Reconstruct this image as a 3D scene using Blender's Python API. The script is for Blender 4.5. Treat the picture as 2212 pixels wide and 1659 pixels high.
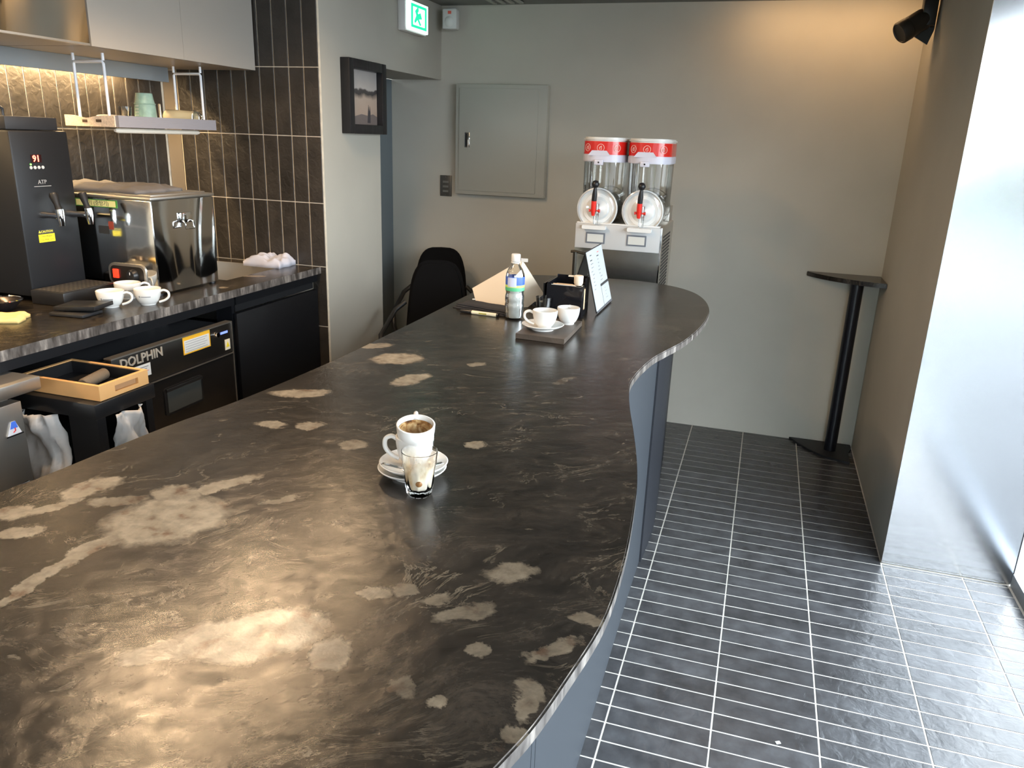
import bpy, bmesh, math, random
from mathutils import Vector, Matrix, noise
random.seed(7)
PI = math.pi
for o in list(bpy.data.objects): bpy.data.objects.remove(o)
S = bpy.context.scene
COL = S.collection

# ------------------------------------------------------------------ camera
cd = bpy.data.cameras.new('camera'); cam = bpy.data.objects.new('camera', cd); COL.objects.link(cam)
PIT, YAW, ROL = .3055, .3006, .03575
fwd = Vector((-math.sin(YAW)*math.cos(PIT), math.cos(YAW)*math.cos(PIT), -math.sin(PIT)))
rt0 = Vector((math.cos(YAW), math.sin(YAW), 0)); up0 = rt0.cross(fwd)
rt = rt0*math.cos(ROL)+up0*math.sin(ROL); up = -rt0*math.sin(ROL)+up0*math.cos(ROL)
M = Matrix((rt, up, -fwd)).transposed().to_4x4(); M.translation = (0, 0, 1.65)
cam.matrix_world = M
cd.sensor_width = 36; cd.lens = 1680/2212*36; cd.clip_start = .02; cd.clip_end = 200
S.camera = cam

# ------------------------------------------------------------------ world, lights, exposure
w = bpy.data.worlds.new('overcast_sky'); S.world = w; w.use_nodes = True
nt = w.node_tree; bg = nt.nodes['Background']
bg.inputs[0].default_value = (.86, .93, 1.0, 1); bg.inputs[1].default_value = 9.0
S.view_settings.view_transform = 'Standard'; S.view_settings.look = 'None'
S.view_settings.exposure = 0.8; S.view_settings.gamma = 1.0; S.view_settings.use_curve_mapping = False

def area(name, loc, rot, sx, sy, power, colr, spread=PI):
    l = bpy.data.lights.new(name, 'AREA'); l.shape = 'RECTANGLE'; l.size = sx; l.size_y = sy
    l.energy = power; l.color = colr; l.spread = spread
    o = bpy.data.objects.new(name, l); COL.objects.link(o); o.location = loc; o.rotation_euler = rot
    return o
def spot(name, loc, target, power, colr, angle=1.6, blend=.6, radius=.035):
    l = bpy.data.lights.new(name, 'SPOT'); l.energy = power; l.color = colr; l.spot_size = angle
    l.spot_blend = blend; l.shadow_soft_size = radius
    o = bpy.data.objects.new(name, l); COL.objects.link(o); o.location = loc
    d = Vector(target)-Vector(loc); o.rotation_euler = d.to_track_quat('-Z', 'Y').to_euler()
    return o
WARM = (1, .68, .40)
BARSPOTS = [(-1.68, 1.65), (-1.615, 2.14), (-1.62, 2.76), (-1.65, .9), (-1.65, .1)]  # last two are unseen, added for warm ambient light
for i, (x, y) in enumerate(BARSPOTS):
    spot('bar_downlight', (x, y, 2.345), (x+.25, y, 1.0), (24, 22, 8, 4, 4)[i], WARM, 2.75, .45, .045)
# daylight comes in through the glazed front: portals of real daylight strength just outside the panes
p_ = area('daylight_portal', (1.19, .1, 1.2), (0, PI/2, 0), 2.3, 6.3, 1, (1, 1, 1)); p_.data.cycles.is_portal = True
p_ = area('daylight_portal', (-.04, -3.15, 1.2), (-PI/2, 0, 0), 2.4, 2.3, 1, (1, 1, 1)); p_.data.cycles.is_portal = True
# warm strip under the wall cupboards
area('cupboard_strip', (-2.735, 1.9, 1.886), (0, 0, 0), .03, 2.2, 26, (1, .68, .34))
# warm wall washer at the ceiling above the niche
area('niche_washer', (.25, 4.40, 2.372), (.35, 0, 0), .9, .05, 1.9, (1, .60, .28))

# ------------------------------------------------------------------ helpers
def nodes(name):
    m = bpy.data.materials.new(name); m.use_nodes = True
    n = m.node_tree; b = n.nodes['Principled BSDF']; return m, n, b
def mat(name, c, rough=.5, metal=0, spec=.5, emit=None, es=0, bump=None, alpha=None, trans=0, ior=1.45, coat=0,
        vary=None, sub=0):
    m, n, b = nodes(name)
    b.inputs['Base Color'].default_value = (*c, 1); b.inputs['Roughness'].default_value = rough
    b.inputs['Metallic'].default_value = metal; b.inputs['Specular IOR Level'].default_value = spec
    b.inputs['IOR'].default_value = ior; b.inputs['Transmission Weight'].default_value = trans
    b.inputs['Coat Weight'].default_value = coat
    if sub: b.inputs['Subsurface Weight'].default_value = sub
    if emit: b.inputs['Emission Color'].default_value = (*emit, 1); b.inputs['Emission Strength'].default_value = es
    tc = n.nodes.new('ShaderNodeTexCoord')
    if vary:      # (scale, amount, detail)
        no = n.nodes.new('ShaderNodeTexNoise'); no.inputs['Scale'].default_value = vary[0]; no.inputs['Detail'].default_value = 6
        n.links.new(tc.outputs['Object'], no.inputs[0])
        mr = n.nodes.new('ShaderNodeMapRange'); mr.inputs[1].default_value = .3; mr.inputs[2].default_value = .7
        mr.inputs[3].default_value = 1-vary[1]; mr.inputs[4].default_value = 1+vary[1]
        n.links.new(no.outputs[0], mr.inputs[0])
        hs = n.nodes.new('ShaderNodeHueSaturation'); hs.inputs['Color'].default_value = (*c, 1)
        n.links.new(mr.outputs[0], hs.inputs['Value']); n.links.new(hs.outputs[0], b.inputs['Base Color'])
    if bump:      # (scale, strength, (sx,sy,sz))
        mp = n.nodes.new('ShaderNodeMapping'); mp.inputs['Scale'].default_value = bump[2] if len(bump) > 2 else (1, 1, 1)
        no = n.nodes.new('ShaderNodeTexNoise'); no.inputs['Scale'].default_value = bump[0]; no.inputs['Detail'].default_value = 4
        bp = n.nodes.new('ShaderNodeBump'); bp.inputs['Strength'].default_value = bump[1]; bp.inputs['Distance'].default_value = .01
        n.links.new(tc.outputs['Object'], mp.inputs[0]); n.links.new(mp.outputs[0], no.inputs[0])
        n.links.new(no.outputs[0], bp.inputs['Height']); n.links.new(bp.outputs[0], b.inputs['Normal'])
    return m
def mat_pane(name, tint=(1, 1, 1), f=.10, rough=.0, k=.8):
    """thin clear plastic or glass: straight-through with a fresnel reflection"""
    m = bpy.data.materials.new(name); m.use_nodes = True; n = m.node_tree; n.nodes.clear()
    o = n.nodes.new('ShaderNodeOutputMaterial'); t = n.nodes.new('ShaderNodeBsdfTransparent'); g = n.nodes.new('ShaderNodeBsdfGlossy')
    t.inputs[0].default_value = (*tint, 1); g.inputs['Roughness'].default_value = rough
    fr = n.nodes.new('ShaderNodeLayerWeight'); fr.inputs[0].default_value = .35
    ma = n.nodes.new('ShaderNodeMath'); ma.operation = 'MULTIPLY_ADD'; ma.inputs[1].default_value = k; ma.inputs[2].default_value = f
    ma.use_clamp = True
    mx = n.nodes.new('ShaderNodeMixShader'); n.links.new(fr.outputs['Fresnel'], ma.inputs[0]); n.links.new(ma.outputs[0], mx.inputs[0])
    n.links.new(t.outputs[0], mx.inputs[1]); n.links.new(g.outputs[0], mx.inputs[2]); n.links.new(mx.outputs[0], o.inputs[0])
    return m

def finish(bm, name, m, parent=None, smooth=False, loc=None, rz=0, rot=None):
    me = bpy.data.meshes.new(name); bm.to_mesh(me); bm.free()
    if smooth:
        for p in me.polygons: p.use_smooth = True
        if smooth != 'all':
            try: me.set_sharp_from_angle(angle=math.radians(smooth if smooth is not True else 40))
            except Exception: pass
    me.materials.append(m)
    o = bpy.data.objects.new(name, me); COL.objects.link(o)
    if parent: o.parent = parent
    if loc: o.location = loc
    if rot: o.rotation_euler = rot
    elif rz: o.rotation_euler = (0, 0, rz)
    return o
def tag(o, label=None, cat=None, group=None, kind=None):
    if label: o['label'] = label
    if cat: o['category'] = cat
    if group: o['group'] = group
    if kind: o['kind'] = kind
    return o
def thing(name, label, cat, loc=(0, 0, 0), rz=0, group=None):
    o = bpy.data.objects.new(name, None); COL.objects.link(o); o.location = loc; o.rotation_euler = (0, 0, rz)
    o.empty_display_size = .05
    return tag(o, label, cat, group)
def b_box(bm, x0, x1, y0, y1, z0, z1, mtx=None):
    vs = [bm.verts.new((x, y, z)) for x in (x0, x1) for y in (y0, y1) for z in (z0, z1)]
    if mtx:
        for v in vs: v.co = mtx @ v.co
    f = [(0, 1, 3, 2), (4, 6, 7, 5), (0, 4, 5, 1), (2, 3, 7, 6), (0, 2, 6, 4), (1, 5, 7, 3)]
    fs = [bm.faces.new([vs[i] for i in q]) for q in f]
    return vs, fs
def box(name, x0, x1, y0, y1, z0, z1, m, parent=None, bev=0, seg=2, **k):
    bm = bmesh.new(); b_box(bm, x0, x1, y0, y1, z0, z1)
    if bev: bmesh.ops.bevel(bm, geom=bm.edges[:], offset=bev, segments=seg, affect='EDGES', profile=.5)
    return finish(bm, name, m, parent, smooth=(35 if bev else False), **k)
def b_lathe(bm, prof, seg=32, mtx=None, cap=False):
    rings = []
    for r, z in prof:
        if r < 1e-6: rings.append([bm.verts.new((0, 0, z))])
        else: rings.append([bm.verts.new((r*math.cos(2*PI*i/seg), r*math.sin(2*PI*i/seg), z)) for i in range(seg)])
    for a, b in zip(rings, rings[1:]):
        for i in range(seg):
            j = (i+1) % seg
            if len(a) == 1 and len(b) == 1: continue
            if len(a) == 1: bm.faces.new((a[0], b[j], b[i]))
            elif len(b) == 1: bm.faces.new((a[i], a[j], b[0]))
            else: bm.faces.new((a[i], a[j], b[j], b[i]))
    if mtx:
        for rg in rings:
            for v in rg: v.co = mtx @ v.co
def lathe(name, prof, m, parent=None, seg=32, smooth=45, mtx=None, **k):
    bm = bmesh.new(); b_lathe(bm, prof, seg, mtx); bmesh.ops.recalc_face_normals(bm, faces=bm.faces)
    return finish(bm, name, m, parent, smooth=smooth, **k)
def b_tube(bm, pts, r, seg=8, closed=False):
    pts = [Vector(p) for p in pts]; n = len(pts); rings = []; prev = None
    rr = r if isinstance(r, (list, tuple)) else [r]*n
    for i, p in enumerate(pts):
        a = pts[(i-1) % n] if (i or closed) else p; b = pts[(i+1) % n] if (i < n-1 or closed) else p
        t = (b-a).normalized()
        if prev is None:
            u = t.orthogonal().normalized()
        else:
            u = (prev-t*prev.dot(t)).normalized()
        prev = u; v = t.cross(u)
        rings.append([bm.verts.new(p+(u*math.cos(2*PI*k/seg)+v*math.sin(2*PI*k/seg))*rr[i]) for k in range(seg)])
    m = n if closed else n-1
    for i in range(m):
        a, b = rings[i], rings[(i+1) % n]
        for k in range(seg): bm.faces.new((a[k], a[(k+1) % seg], b[(k+1) % seg], b[k]))
    if not closed:
        bm.faces.new(rings[0][::-1]); bm.faces.new(rings[-1])
def tube(name, pts, r, m, parent=None, seg=8, closed=False, **k):
    bm = bmesh.new(); b_tube(bm, pts, r, seg, closed); bmesh.ops.recalc_face_normals(bm, faces=bm.faces)
    return finish(bm, name, m, parent, smooth=50, **k)
def arc(cx, cy, r, a0, a1, n): return [(cx+r*math.cos(a0+(a1-a0)*i/n), cy+r*math.sin(a0+(a1-a0)*i/n)) for i in range(n+1)]
def b_prism(bm, poly, z0, z1, mtx=None, holes=None):
    a = [bm.verts.new((x, y, z0)) for x, y in poly]; b = [bm.verts.new((x, y, z1)) for x, y in poly]
    n = len(poly)
    for i in range(n): bm.faces.new((a[i], a[(i+1) % n], b[(i+1) % n], b[i]))
    bm.faces.new(a[::-1]); bm.faces.new(b)
    if mtx:
        for v in a+b: v.co = mtx @ v.co
def prism(name, poly, z0, z1, m, parent=None, bev=0, mtx=None, smooth=False, **k):
    bm = bmesh.new(); b_prism(bm, poly, z0, z1, mtx)
    bmesh.ops.recalc_face_normals(bm, faces=bm.faces)
    if bev:
        bmesh.ops.bevel(bm, geom=[e for e in bm.edges if len(e.link_faces) == 2 and e.calc_face_angle(0) > .9], offset=bev, segments=2, affect='EDGES')
    return finish(bm, name, m, parent, smooth=smooth or (40 if bev else False), **k)
def rrect(w, h, r, n=5):
    p = []
    for cx, cy, a in ((w/2-r, h/2-r, 0), (-w/2+r, h/2-r, PI/2), (-w/2+r, -h/2+r, PI), (w/2-r, -h/2+r, 1.5*PI)):
        p += arc(cx, cy, r, a, a+PI/2, n)
    return p
FX = Matrix(((0, 0, 1, 0), (1, 0, 0, 0), (0, 1, 0, 0), (0, 0, 0, 1)))      # local x->world y, local y->z, local z->x  (a face looking +X)
FY = Matrix(((1, 0, 0, 0), (0, 0, -1, 0), (0, 1, 0, 0), (0, 0, 0, 1)))     # local x->x, y->z, z->-y         (a face looking -Y)
def at(x, y, z, base): return Matrix.Translation((x, y, z)) @ base
def text(name, s, size, m, parent, mtx, ext=.0004, align='CENTER', bold=0):
    c = bpy.data.curves.new(name+'_c', 'FONT'); c.body = s; c.size = size; c.extrude = ext; c.align_x = align; c.align_y = 'CENTER'
    c.resolution_u = 2; c.offset = bold
    t = bpy.data.objects.new(name+'_t', c); COL.objects.link(t)
    bpy.context.view_layer.update()
    me = bpy.data.meshes.new_from_object(t.evaluated_get(bpy.context.evaluated_depsgraph_get()))
    bpy.data.objects.remove(t); me.transform(mtx); me.materials.clear(); me.materials.append(m)
    o = bpy.data.objects.new(name, me); COL.objects.link(o)
    if parent: o.parent = parent
    return o
def cloth(name, w, d, h, m, parent=None, seed=0, nx=28, ny=18, amp=1.0, mask=None, **k):
    """a crumpled flat cloth: solid lump whose top undulates and whose outline wanders"""
    bm = bmesh.new(); top = []; bot = []
    for j in range(ny+1):
        rt_, rb = [], []
        for i in range(nx+1):
            u, v = i/nx*2-1, j/ny*2-1
            x = u*w/2*(1+.10*noise.noise(Vector((v*1.7, seed, u*.5)))); y = v*d/2*(1+.16*noise.noise(Vector((u*1.7, seed+5, 3))))
            e = min(1, (1-abs(u))*7)*min(1, (1-abs(v))*7)
            z = h*(.35+.65*e*(.55+.6*amp*noise.noise(Vector((x*16, y*16, seed*3.1)))+.35*amp*noise.noise(Vector((x*40, y*40, seed)))))
            rt_.append(bm.verts.new((x, y, max(z, .0025)))); rb.append(bm.verts.new((x, y, 0)))
        top.append(rt_); bot.append(rb)
    for j in range(ny):
        for i in range(nx):
            bm.faces.new((top[j][i], top[j][i+1], top[j+1][i+1], top[j+1][i])); bm.faces.new((bot[j][i], bot[j+1][i], bot[j+1][i+1], bot[j][i+1]))
    for j in range(ny):
        bm.faces.new((top[j][0], top[j+1][0], bot[j+1][0], bot[j][0])); bm.faces.new((top[j][nx], bot[j][nx], bot[j+1][nx], top[j+1][nx]))
    for i in range(nx):
        bm.faces.new((top[0][i], bot[0][i], bot[0][i+1], top[0][i+1])); bm.faces.new((top[ny][i], top[ny][i+1], bot[ny][i+1], bot[ny][i]))
    bmesh.ops.recalc_face_normals(bm, faces=bm.faces)
    return finish(bm, name, m, parent, smooth='all', **k)
def dup(root, loc, rz=None, label=None):
    r = root.copy(); COL.objects.link(r); r.location = loc
    if rz is not None: r.rotation_euler = (0, 0, rz)
    if label: r['label'] = label
    for ch in list(root.children):
        c = ch.copy(); COL.objects.link(c); c.parent = r
        for g in list(ch.children):
            d = g.copy(); COL.objects.link(d); d.parent = c
    return r

# ------------------------------------------------------------------ materials
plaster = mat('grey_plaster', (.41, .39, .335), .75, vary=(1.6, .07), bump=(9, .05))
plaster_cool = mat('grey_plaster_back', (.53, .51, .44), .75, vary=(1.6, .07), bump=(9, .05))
ceil_m = mat('ceiling_paint', (.20, .205, .19), .7)
grout = mat('pale_grout', (.60, .58, .53), .9, vary=(30, .12))
grout_w = mat('wall_grout', (.62, .55, .44), .9, vary=(30, .12))
black_m = mat('matt_black_metal', (.010, .011, .014), .45)
blackplas = mat('black_plastic', (.012, .012, .013), .35)
darkgrey_paint = mat('charcoal_enamel', (.030, .031, .035), .42)
cab_black = mat('black_cabinet_laminate', (.0045, .005, .0065), .5, spec=.3)
slate_door = mat('slate_blue_paint', (.16, .19, .21), .5)
white_pl = mat('white_plastic', (.66, .66, .64), .35)
white_cer = mat('white_glazed_ceramic', (.70, .69, .66), .13, coat=.2)
steel = mat('brushed_steel', (.66, .63, .58), .38, 1, bump=(60, .04, (1, 1, 12)))
steel_pol = mat('polished_steel', (.78, .76, .72), .08, 1, bump=(3.0, 1.0, (1, 1, .7)))
for n_ in steel_pol.node_tree.nodes:
    if n_.type == 'TEX_NOISE': n_.inputs['Detail'].default_value = 0
steel_pol.node_tree.nodes['Bump'].inputs['Distance'].default_value = .06
bowed = mat('bowed_polished_steel', (.72, .73, .73), .09, 1, bump=(3.4, 1.0, (1, 1.3, .45)))
for n_ in bowed.node_tree.nodes:
    if n_.type == 'TEX_NOISE': n_.inputs['Detail'].default_value = 0
bowed.node_tree.nodes['Bump'].inputs['Distance'].default_value = .10
chrome = mat('chrome', (.85, .85, .85), .06, 1)
ink = mat('dark_ink', (.03, .03, .03), .6)
inkg = mat('grey_ink', (.25, .25, .25), .6)
paper = mat('white_paper', (.64, .64, .62), .7)
cream = mat('cream_card', (.72, .62, .48), .7)
red_m = mat('red_plastic', (.70, .03, .02), .3)
wood = mat('pale_beech_wood', (.72, .40, .16), .5, vary=(9, .08), bump=(60, .06, (1, 12, 1)))
cabinet_g = mat('grey_cabinet_paint', (.33, .305, .27), .5)

def tile_mat(name, c, rough, bs, bstr, var=.35):
    m, n, b = nodes(name)
    tc = n.nodes.new('ShaderNodeTexCoord'); ge = n.nodes.new('ShaderNodeNewGeometry')
    oi = n.nodes.new('ShaderNodeObjectInfo')
    no = n.nodes.new('ShaderNodeTexNoise'); no.inputs['Scale'].default_value = 14; no.inputs['Detail'].default_value = 8
    n.links.new(ge.outputs['Position'], no.inputs[0])
    cr = n.nodes.new('ShaderNodeValToRGB'); cr.color_ramp.elements[0].position = .3; cr.color_ramp.elements[1].position = .75
    cr.color_ramp.elements[0].color = (*[v*(1-var) for v in c], 1); cr.color_ramp.elements[1].color = (*[v*(1+var) for v in c], 1)
    n.links.new(no.outputs[0], cr.inputs[0])
    hs = n.nodes.new('ShaderNodeHueSaturation'); n.links.new(cr.outputs[0], hs.inputs['Color'])
    mr = n.nodes.new('ShaderNodeMapRange'); mr.inputs[3].default_value = .82; mr.inputs[4].default_value = 1.2
    n.links.new(oi.outputs['Random'], mr.inputs[0]); n.links.new(mr.outputs[0], hs.inputs['Value']); n.links.new(hs.outputs[0], b.inputs['Base Color'])
    n2 = n.nodes.new('ShaderNodeTexNoise'); n2.inputs['Scale'].default_value = bs; n2.inputs['Detail'].default_value = 5; n2.inputs['Distortion'].default_value = .6
    n.links.new(ge.outputs['Position'], n2.inputs[0])
    bp = n.nodes.new('ShaderNodeBump'); bp.inputs['Strength'].default_value = bstr; bp.inputs['Distance'].default_value = .004
    n.links.new(n2.outputs[0], bp.inputs['Height']); n.links.new(bp.outputs[0], b.inputs['Normal'])
    b.inputs['Roughness'].default_value = rough; b.inputs['Specular IOR Level'].default_value = .62
    return m
floor_tile_m = tile_mat('dark_slate_floor_tile', (.056, .058, .063), .27, 24, .55)
wall_tile_m = tile_mat('dark_slate_wall_tile', (.026, .022, .018), .42, 34, 1.0)

BLOT = [(-0.809,0.86,0.085,0.070,0.76,1),(-0.517,0.661,0.080,0.040,0.64,1),(-0.596,0.598,0.036,0.016,0.56,.7),(-0.411,0.663,0.024,0.026,0.46,.85),
(-0.886,1.813,0.062,0.047,0.51,1),(-0.774,1.66,0.062,0.026,1.24,.9),(-1.034,0.794,0.026,0.025,1.46,1),(-0.996,0.833,0.04,0.012,1.27,.9),(-0.996,0.908,0.045,0.025,1.31,1),
(-0.973,0.751,0.03,0.014,0.78,1),(-0.844,0.655,0.062,0.010,1.73,.9),(-0.846,0.751,0.065,0.012,1.51,.9),(-0.858,0.936,0.04,0.025,0.13,.9),(-0.804,0.998,0.055,0.016,1.06,1),
(-0.959,1.463,0.063,0.025,0.47,.95),(-0.9,1.269,0.036,0.018,0.08,.95),(-0.826,1.292,0.024,0.02,0.82,.9),(-0.271,0.906,0.036,0.02,0.66,.85),(-0.297,0.795,0.04,0.014,0.76,.7),
(-0.343,0.808,0.017,0.01,0.84,.75),(-0.425,0.791,0.018,0.014,0.29,.75),(-0.392,0.812,0.018,0.013,0.79,.75),(-0.149,0.835,0.02,0.012,-0.11,.75),(-0.171,0.763,0.036,0.009,0.82,.8),
(-0.183,0.683,0.024,0.011,-0.55,.7),(-0.174,0.657,0.022,0.008,-1.52,.75),(-0.17,0.613,0.014,0.01,0.29,.7),(-0.27,0.633,0.011,0.006,0.65,.9),(-0.48,1.326,0.023,0.013,0.4,.8),
(-0.697,1.232,0.027,0.019,0.49,.7),(-0.921,0.882,0.042,0.016,0.49,.7),(-1.0,1.911,0.05,0.023,0.67,.7),(-0.677,1.853,0.027,0.014,1.03,.6),(-0.425,1.805,0.043,0.01,1.17,.5),
(-0.69,0.975,0.032,0.010,0.82,.55),(-0.259,0.729,0.012,0.013,0.58,.7),(-0.311,0.642,0.016,0.008,-1.13,.5),(-0.824,0.784,0.024,0.007,1.3,.7)]
def stone(name, blots, base_scale=1.0):
    m, n, b = nodes(name); L = n.links.new
    def N(t, **k):
        x = n.nodes.new(t)
        for a, v in k.items(): setattr(x, a, v)
        return x
    def noise_n(vec, scale, detail=8, dist=0, rough=.55):
        x = N('ShaderNodeTexNoise'); x.inputs['Scale'].default_value = scale; x.inputs['Detail'].default_value = detail
        x.inputs['Distortion'].default_value = dist; x.inputs['Roughness'].default_value = rough; L(vec, x.inputs[0]); return x
    def ramp(fac, stops):
        x = N('ShaderNodeValToRGB'); e = x.color_ramp.elements
        while len(e) < len(stops): e.new(.5)
        for q, (p, c) in zip(e, stops): q.position = p; q.color = (*c, 1) if not isinstance(c, float) else (c, c, c, 1)
        L(fac, x.inputs[0]); return x
    tc = N('ShaderNodeTexCoord'); P = tc.outputs['Object']
    # flow field: warp, then stretch along the run of the veins
    nw = noise_n(P, 2.2*base_scale, 3); sub = N('ShaderNodeVectorMath', operation='SUBTRACT'); L(nw.outputs['Color'], sub.inputs[0]); sub.inputs[1].default_value = (.5, .5, .5)
    sc = N('ShaderNodeVectorMath', operation='SCALE'); L(sub.outputs[0], sc.inputs[0]); sc.inputs['Scale'].default_value = .34
    ad = N('ShaderNodeVectorMath', operation='ADD'); L(P, ad.inputs[0]); L(sc.outputs[0], ad.inputs[1])
    mp = N('ShaderNodeMapping'); mp.inputs['Rotation'].default_value = (0, 0, -.75); mp.inputs['Scale'].default_value = (1, 1, 1); L(ad.outputs[0], mp.inputs[0])
    st = N('ShaderNodeMapping'); st.inputs['Scale'].default_value = (1.0, 2.1, 1); L(mp.outputs[0], st.inputs[0])
    F = st.outputs[0]
    base = noise_n(F, 10*base_scale, 15, .15, .78); lowf = noise_n(P, 2.3, 4, .4, .6)
    cb = ramp(base.outputs[0], [(.34, (.010, .0088, .0075)), (.46, (.021, .0178, .0145)), (.56, (.032, .0265, .021)), (.68, (.062, .049, .037))])
    # thin veins
    vn = noise_n(F, 5.5*base_scale, 10, .7, .66)
    vr = ramp(vn.outputs[0], [(.490, 0.), (.502, 1.), (.515, 0.)])
    vm = noise_n(P, 5.5, 4); vmr = ramp(vm.outputs[0], [(.46, 0.), (.62, 1.)])
    vmul = N('ShaderNodeMath', operation='MULTIPLY'); L(vr.outputs[0], vmul.inputs[0]); L(vmr.outputs[0], vmul.inputs[1])
    # small beige flecks
    fn = noise_n(F, 21*base_scale, 8, .5, .65); fr_ = ramp(fn.outputs[0], [(.61, 0.), (.66, .8)])
    fm = noise_n(P, 3.1, 3); fmr = ramp(fm.outputs[0], [(.45, 0.), (.6, 1.)])
    fmul = N('ShaderNodeMath', operation='MULTIPLY'); L(fr_.outputs[0], fmul.inputs[0]); L(fmr.outputs[0], fmul.inputs[1])
    # large beige crystals where the slab has them
    wn = noise_n(P, 22, 6, .3, .65); ws = N('ShaderNodeVectorMath', operation='SUBTRACT'); L(wn.outputs['Color'], ws.inputs[0]); ws.inputs[1].default_value = (.5, .5, .5)
    wsc = N('ShaderNodeVectorMath', operation='MULTIPLY'); L(ws.outputs[0], wsc.inputs[0]); wsc.inputs[1].default_value = (.055, .055, 0)
    wad = N('ShaderNodeVectorMath', operation='ADD'); L(P, wad.inputs[0]); L(wsc.outputs[0], wad.inputs[1])
    fl = N('ShaderNodeVectorMath', operation='MULTIPLY'); L(wad.outputs[0], fl.inputs[0]); fl.inputs[1].default_value = (1, 1, 0)
    acc = None
    for (x, y, ra, rb, an, s) in blots:
        q = N('ShaderNodeMapping', vector_type='TEXTURE'); q.inputs['Location'].default_value = (x, y, 0); q.inputs['Rotation'].default_value = (0, 0, an)
        q.inputs['Scale'].default_value = (ra*1.12, rb*1.15+.002, 1); L(fl.outputs[0], q.inputs[0])
        ln = N('ShaderNodeVectorMath', operation='LENGTH'); L(q.outputs[0], ln.inputs[0])
        mr = N('ShaderNodeMapRange'); mr.inputs[1].default_value = 1.06; mr.inputs[2].default_value = .80; mr.inputs[3].default_value = 0; mr.inputs[4].default_value = s if x < -.45 else s*.62
        L(ln.outputs['Value'], mr.inputs[0])
        if acc is None: acc = mr.outputs[0]
        else:
            mx = N('ShaderNodeMath', operation='MAXIMUM'); L(acc, mx.inputs[0]); L(mr.outputs[0], mx.inputs[1]); acc = mx.outputs[0]
    tot = N('ShaderNodeMath', operation='MAXIMUM'); L(vmul.outputs[0], tot.inputs[0]); L(fmul.outputs[0], tot.inputs[1]); cur = tot.outputs[0]
    sc2 = N('ShaderNodeMath', operation='MULTIPLY'); L(cur, sc2.inputs[0]); sc2.inputs[1].default_value = .50; cur = sc2.outputs[0]
    if acc is not None:
        bn = noise_n(P, 60, 5); bnr = N('ShaderNodeMapRange'); L(bn.outputs[0], bnr.inputs[0]); bnr.inputs[1].default_value = .3; bnr.inputs[2].default_value = .55; bnr.inputs[3].default_value = .72; bnr.inputs[4].default_value = 1
        am = N('ShaderNodeMath', operation='MULTIPLY'); L(acc, am.inputs[0]); L(bnr.outputs[0], am.inputs[1])
        t2 = N('ShaderNodeMath', operation='MAXIMUM'); L(cur, t2.inputs[0]); L(am.outputs[0], t2.inputs[1]); cur = t2.outputs[0]
    bc = noise_n(P, 26, 6); bcr = ramp(bc.outputs[0], [(.30, (.13, .075, .045)), (.42, (.25, .20, .14)), (.7, (.35, .29, .21))])
    mix = N('ShaderNodeMix', data_type='RGBA'); L(cur, mix.inputs['Factor']); L(cb.outputs[0], mix.inputs['A']); L(bcr.outputs[0], mix.inputs['B'])
    sn = noise_n(F, 95, 3, 0, .7); sm = N('ShaderNodeMath', operation='MULTIPLY_ADD'); L(sn.outputs[0], sm.inputs[0]); sm.inputs[1].default_value = .55; sm.inputs[2].default_value = -.275
    sa = N('ShaderNodeMath', operation='ADD'); L(lowf.outputs[0], sa.inputs[0]); L(sm.outputs[0], sa.inputs[1])
    lr = ramp(sa.outputs[0], [(.34, .46), (.66, 1.02)])
    hv = N('ShaderNodeHueSaturation'); L(mix.outputs['Result'], hv.inputs['Color']); L(lr.outputs[0], hv.inputs['Value'])
    mix2 = N('ShaderNodeMix', data_type='RGBA'); L(cur, mix2.inputs['Factor']); L(hv.outputs[0], mix2.inputs['A']); L(mix.outputs['Result'], mix2.inputs['B'])
    L(mix2.outputs['Result'], b.inputs['Base Color'])
    # leathered relief
    r1 = noise_n(P, 34, 8, .9, .68); r2 = noise_n(P, 210, 3)
    ra_ = N('ShaderNodeMath', operation='MULTIPLY_ADD'); L(r2.outputs[0], ra_.inputs[0]); ra_.inputs[1].default_value = .16; L(r1.outputs[0], ra_.inputs[2])
    bp = N('ShaderNodeBump'); bp.inputs['Strength'].default_value = .22; bp.inputs['Distance'].default_value = .0026
    L(ra_.outputs[0], bp.inputs['Height']); L(bp.outputs[0], b.inputs['Normal'])
    b.inputs['Roughness'].default_value = .23; b.inputs['Specular IOR Level'].default_value = .45
    return m
stone_m = stone('leathered_brown_stone', BLOT)
stone_b = stone('leathered_brown_stone_back', [(-2.1, 2.9, .05, .02, .4, .9), (-2.05, 2.62, .02, .015, .4, .8)], 1.4)

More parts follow.
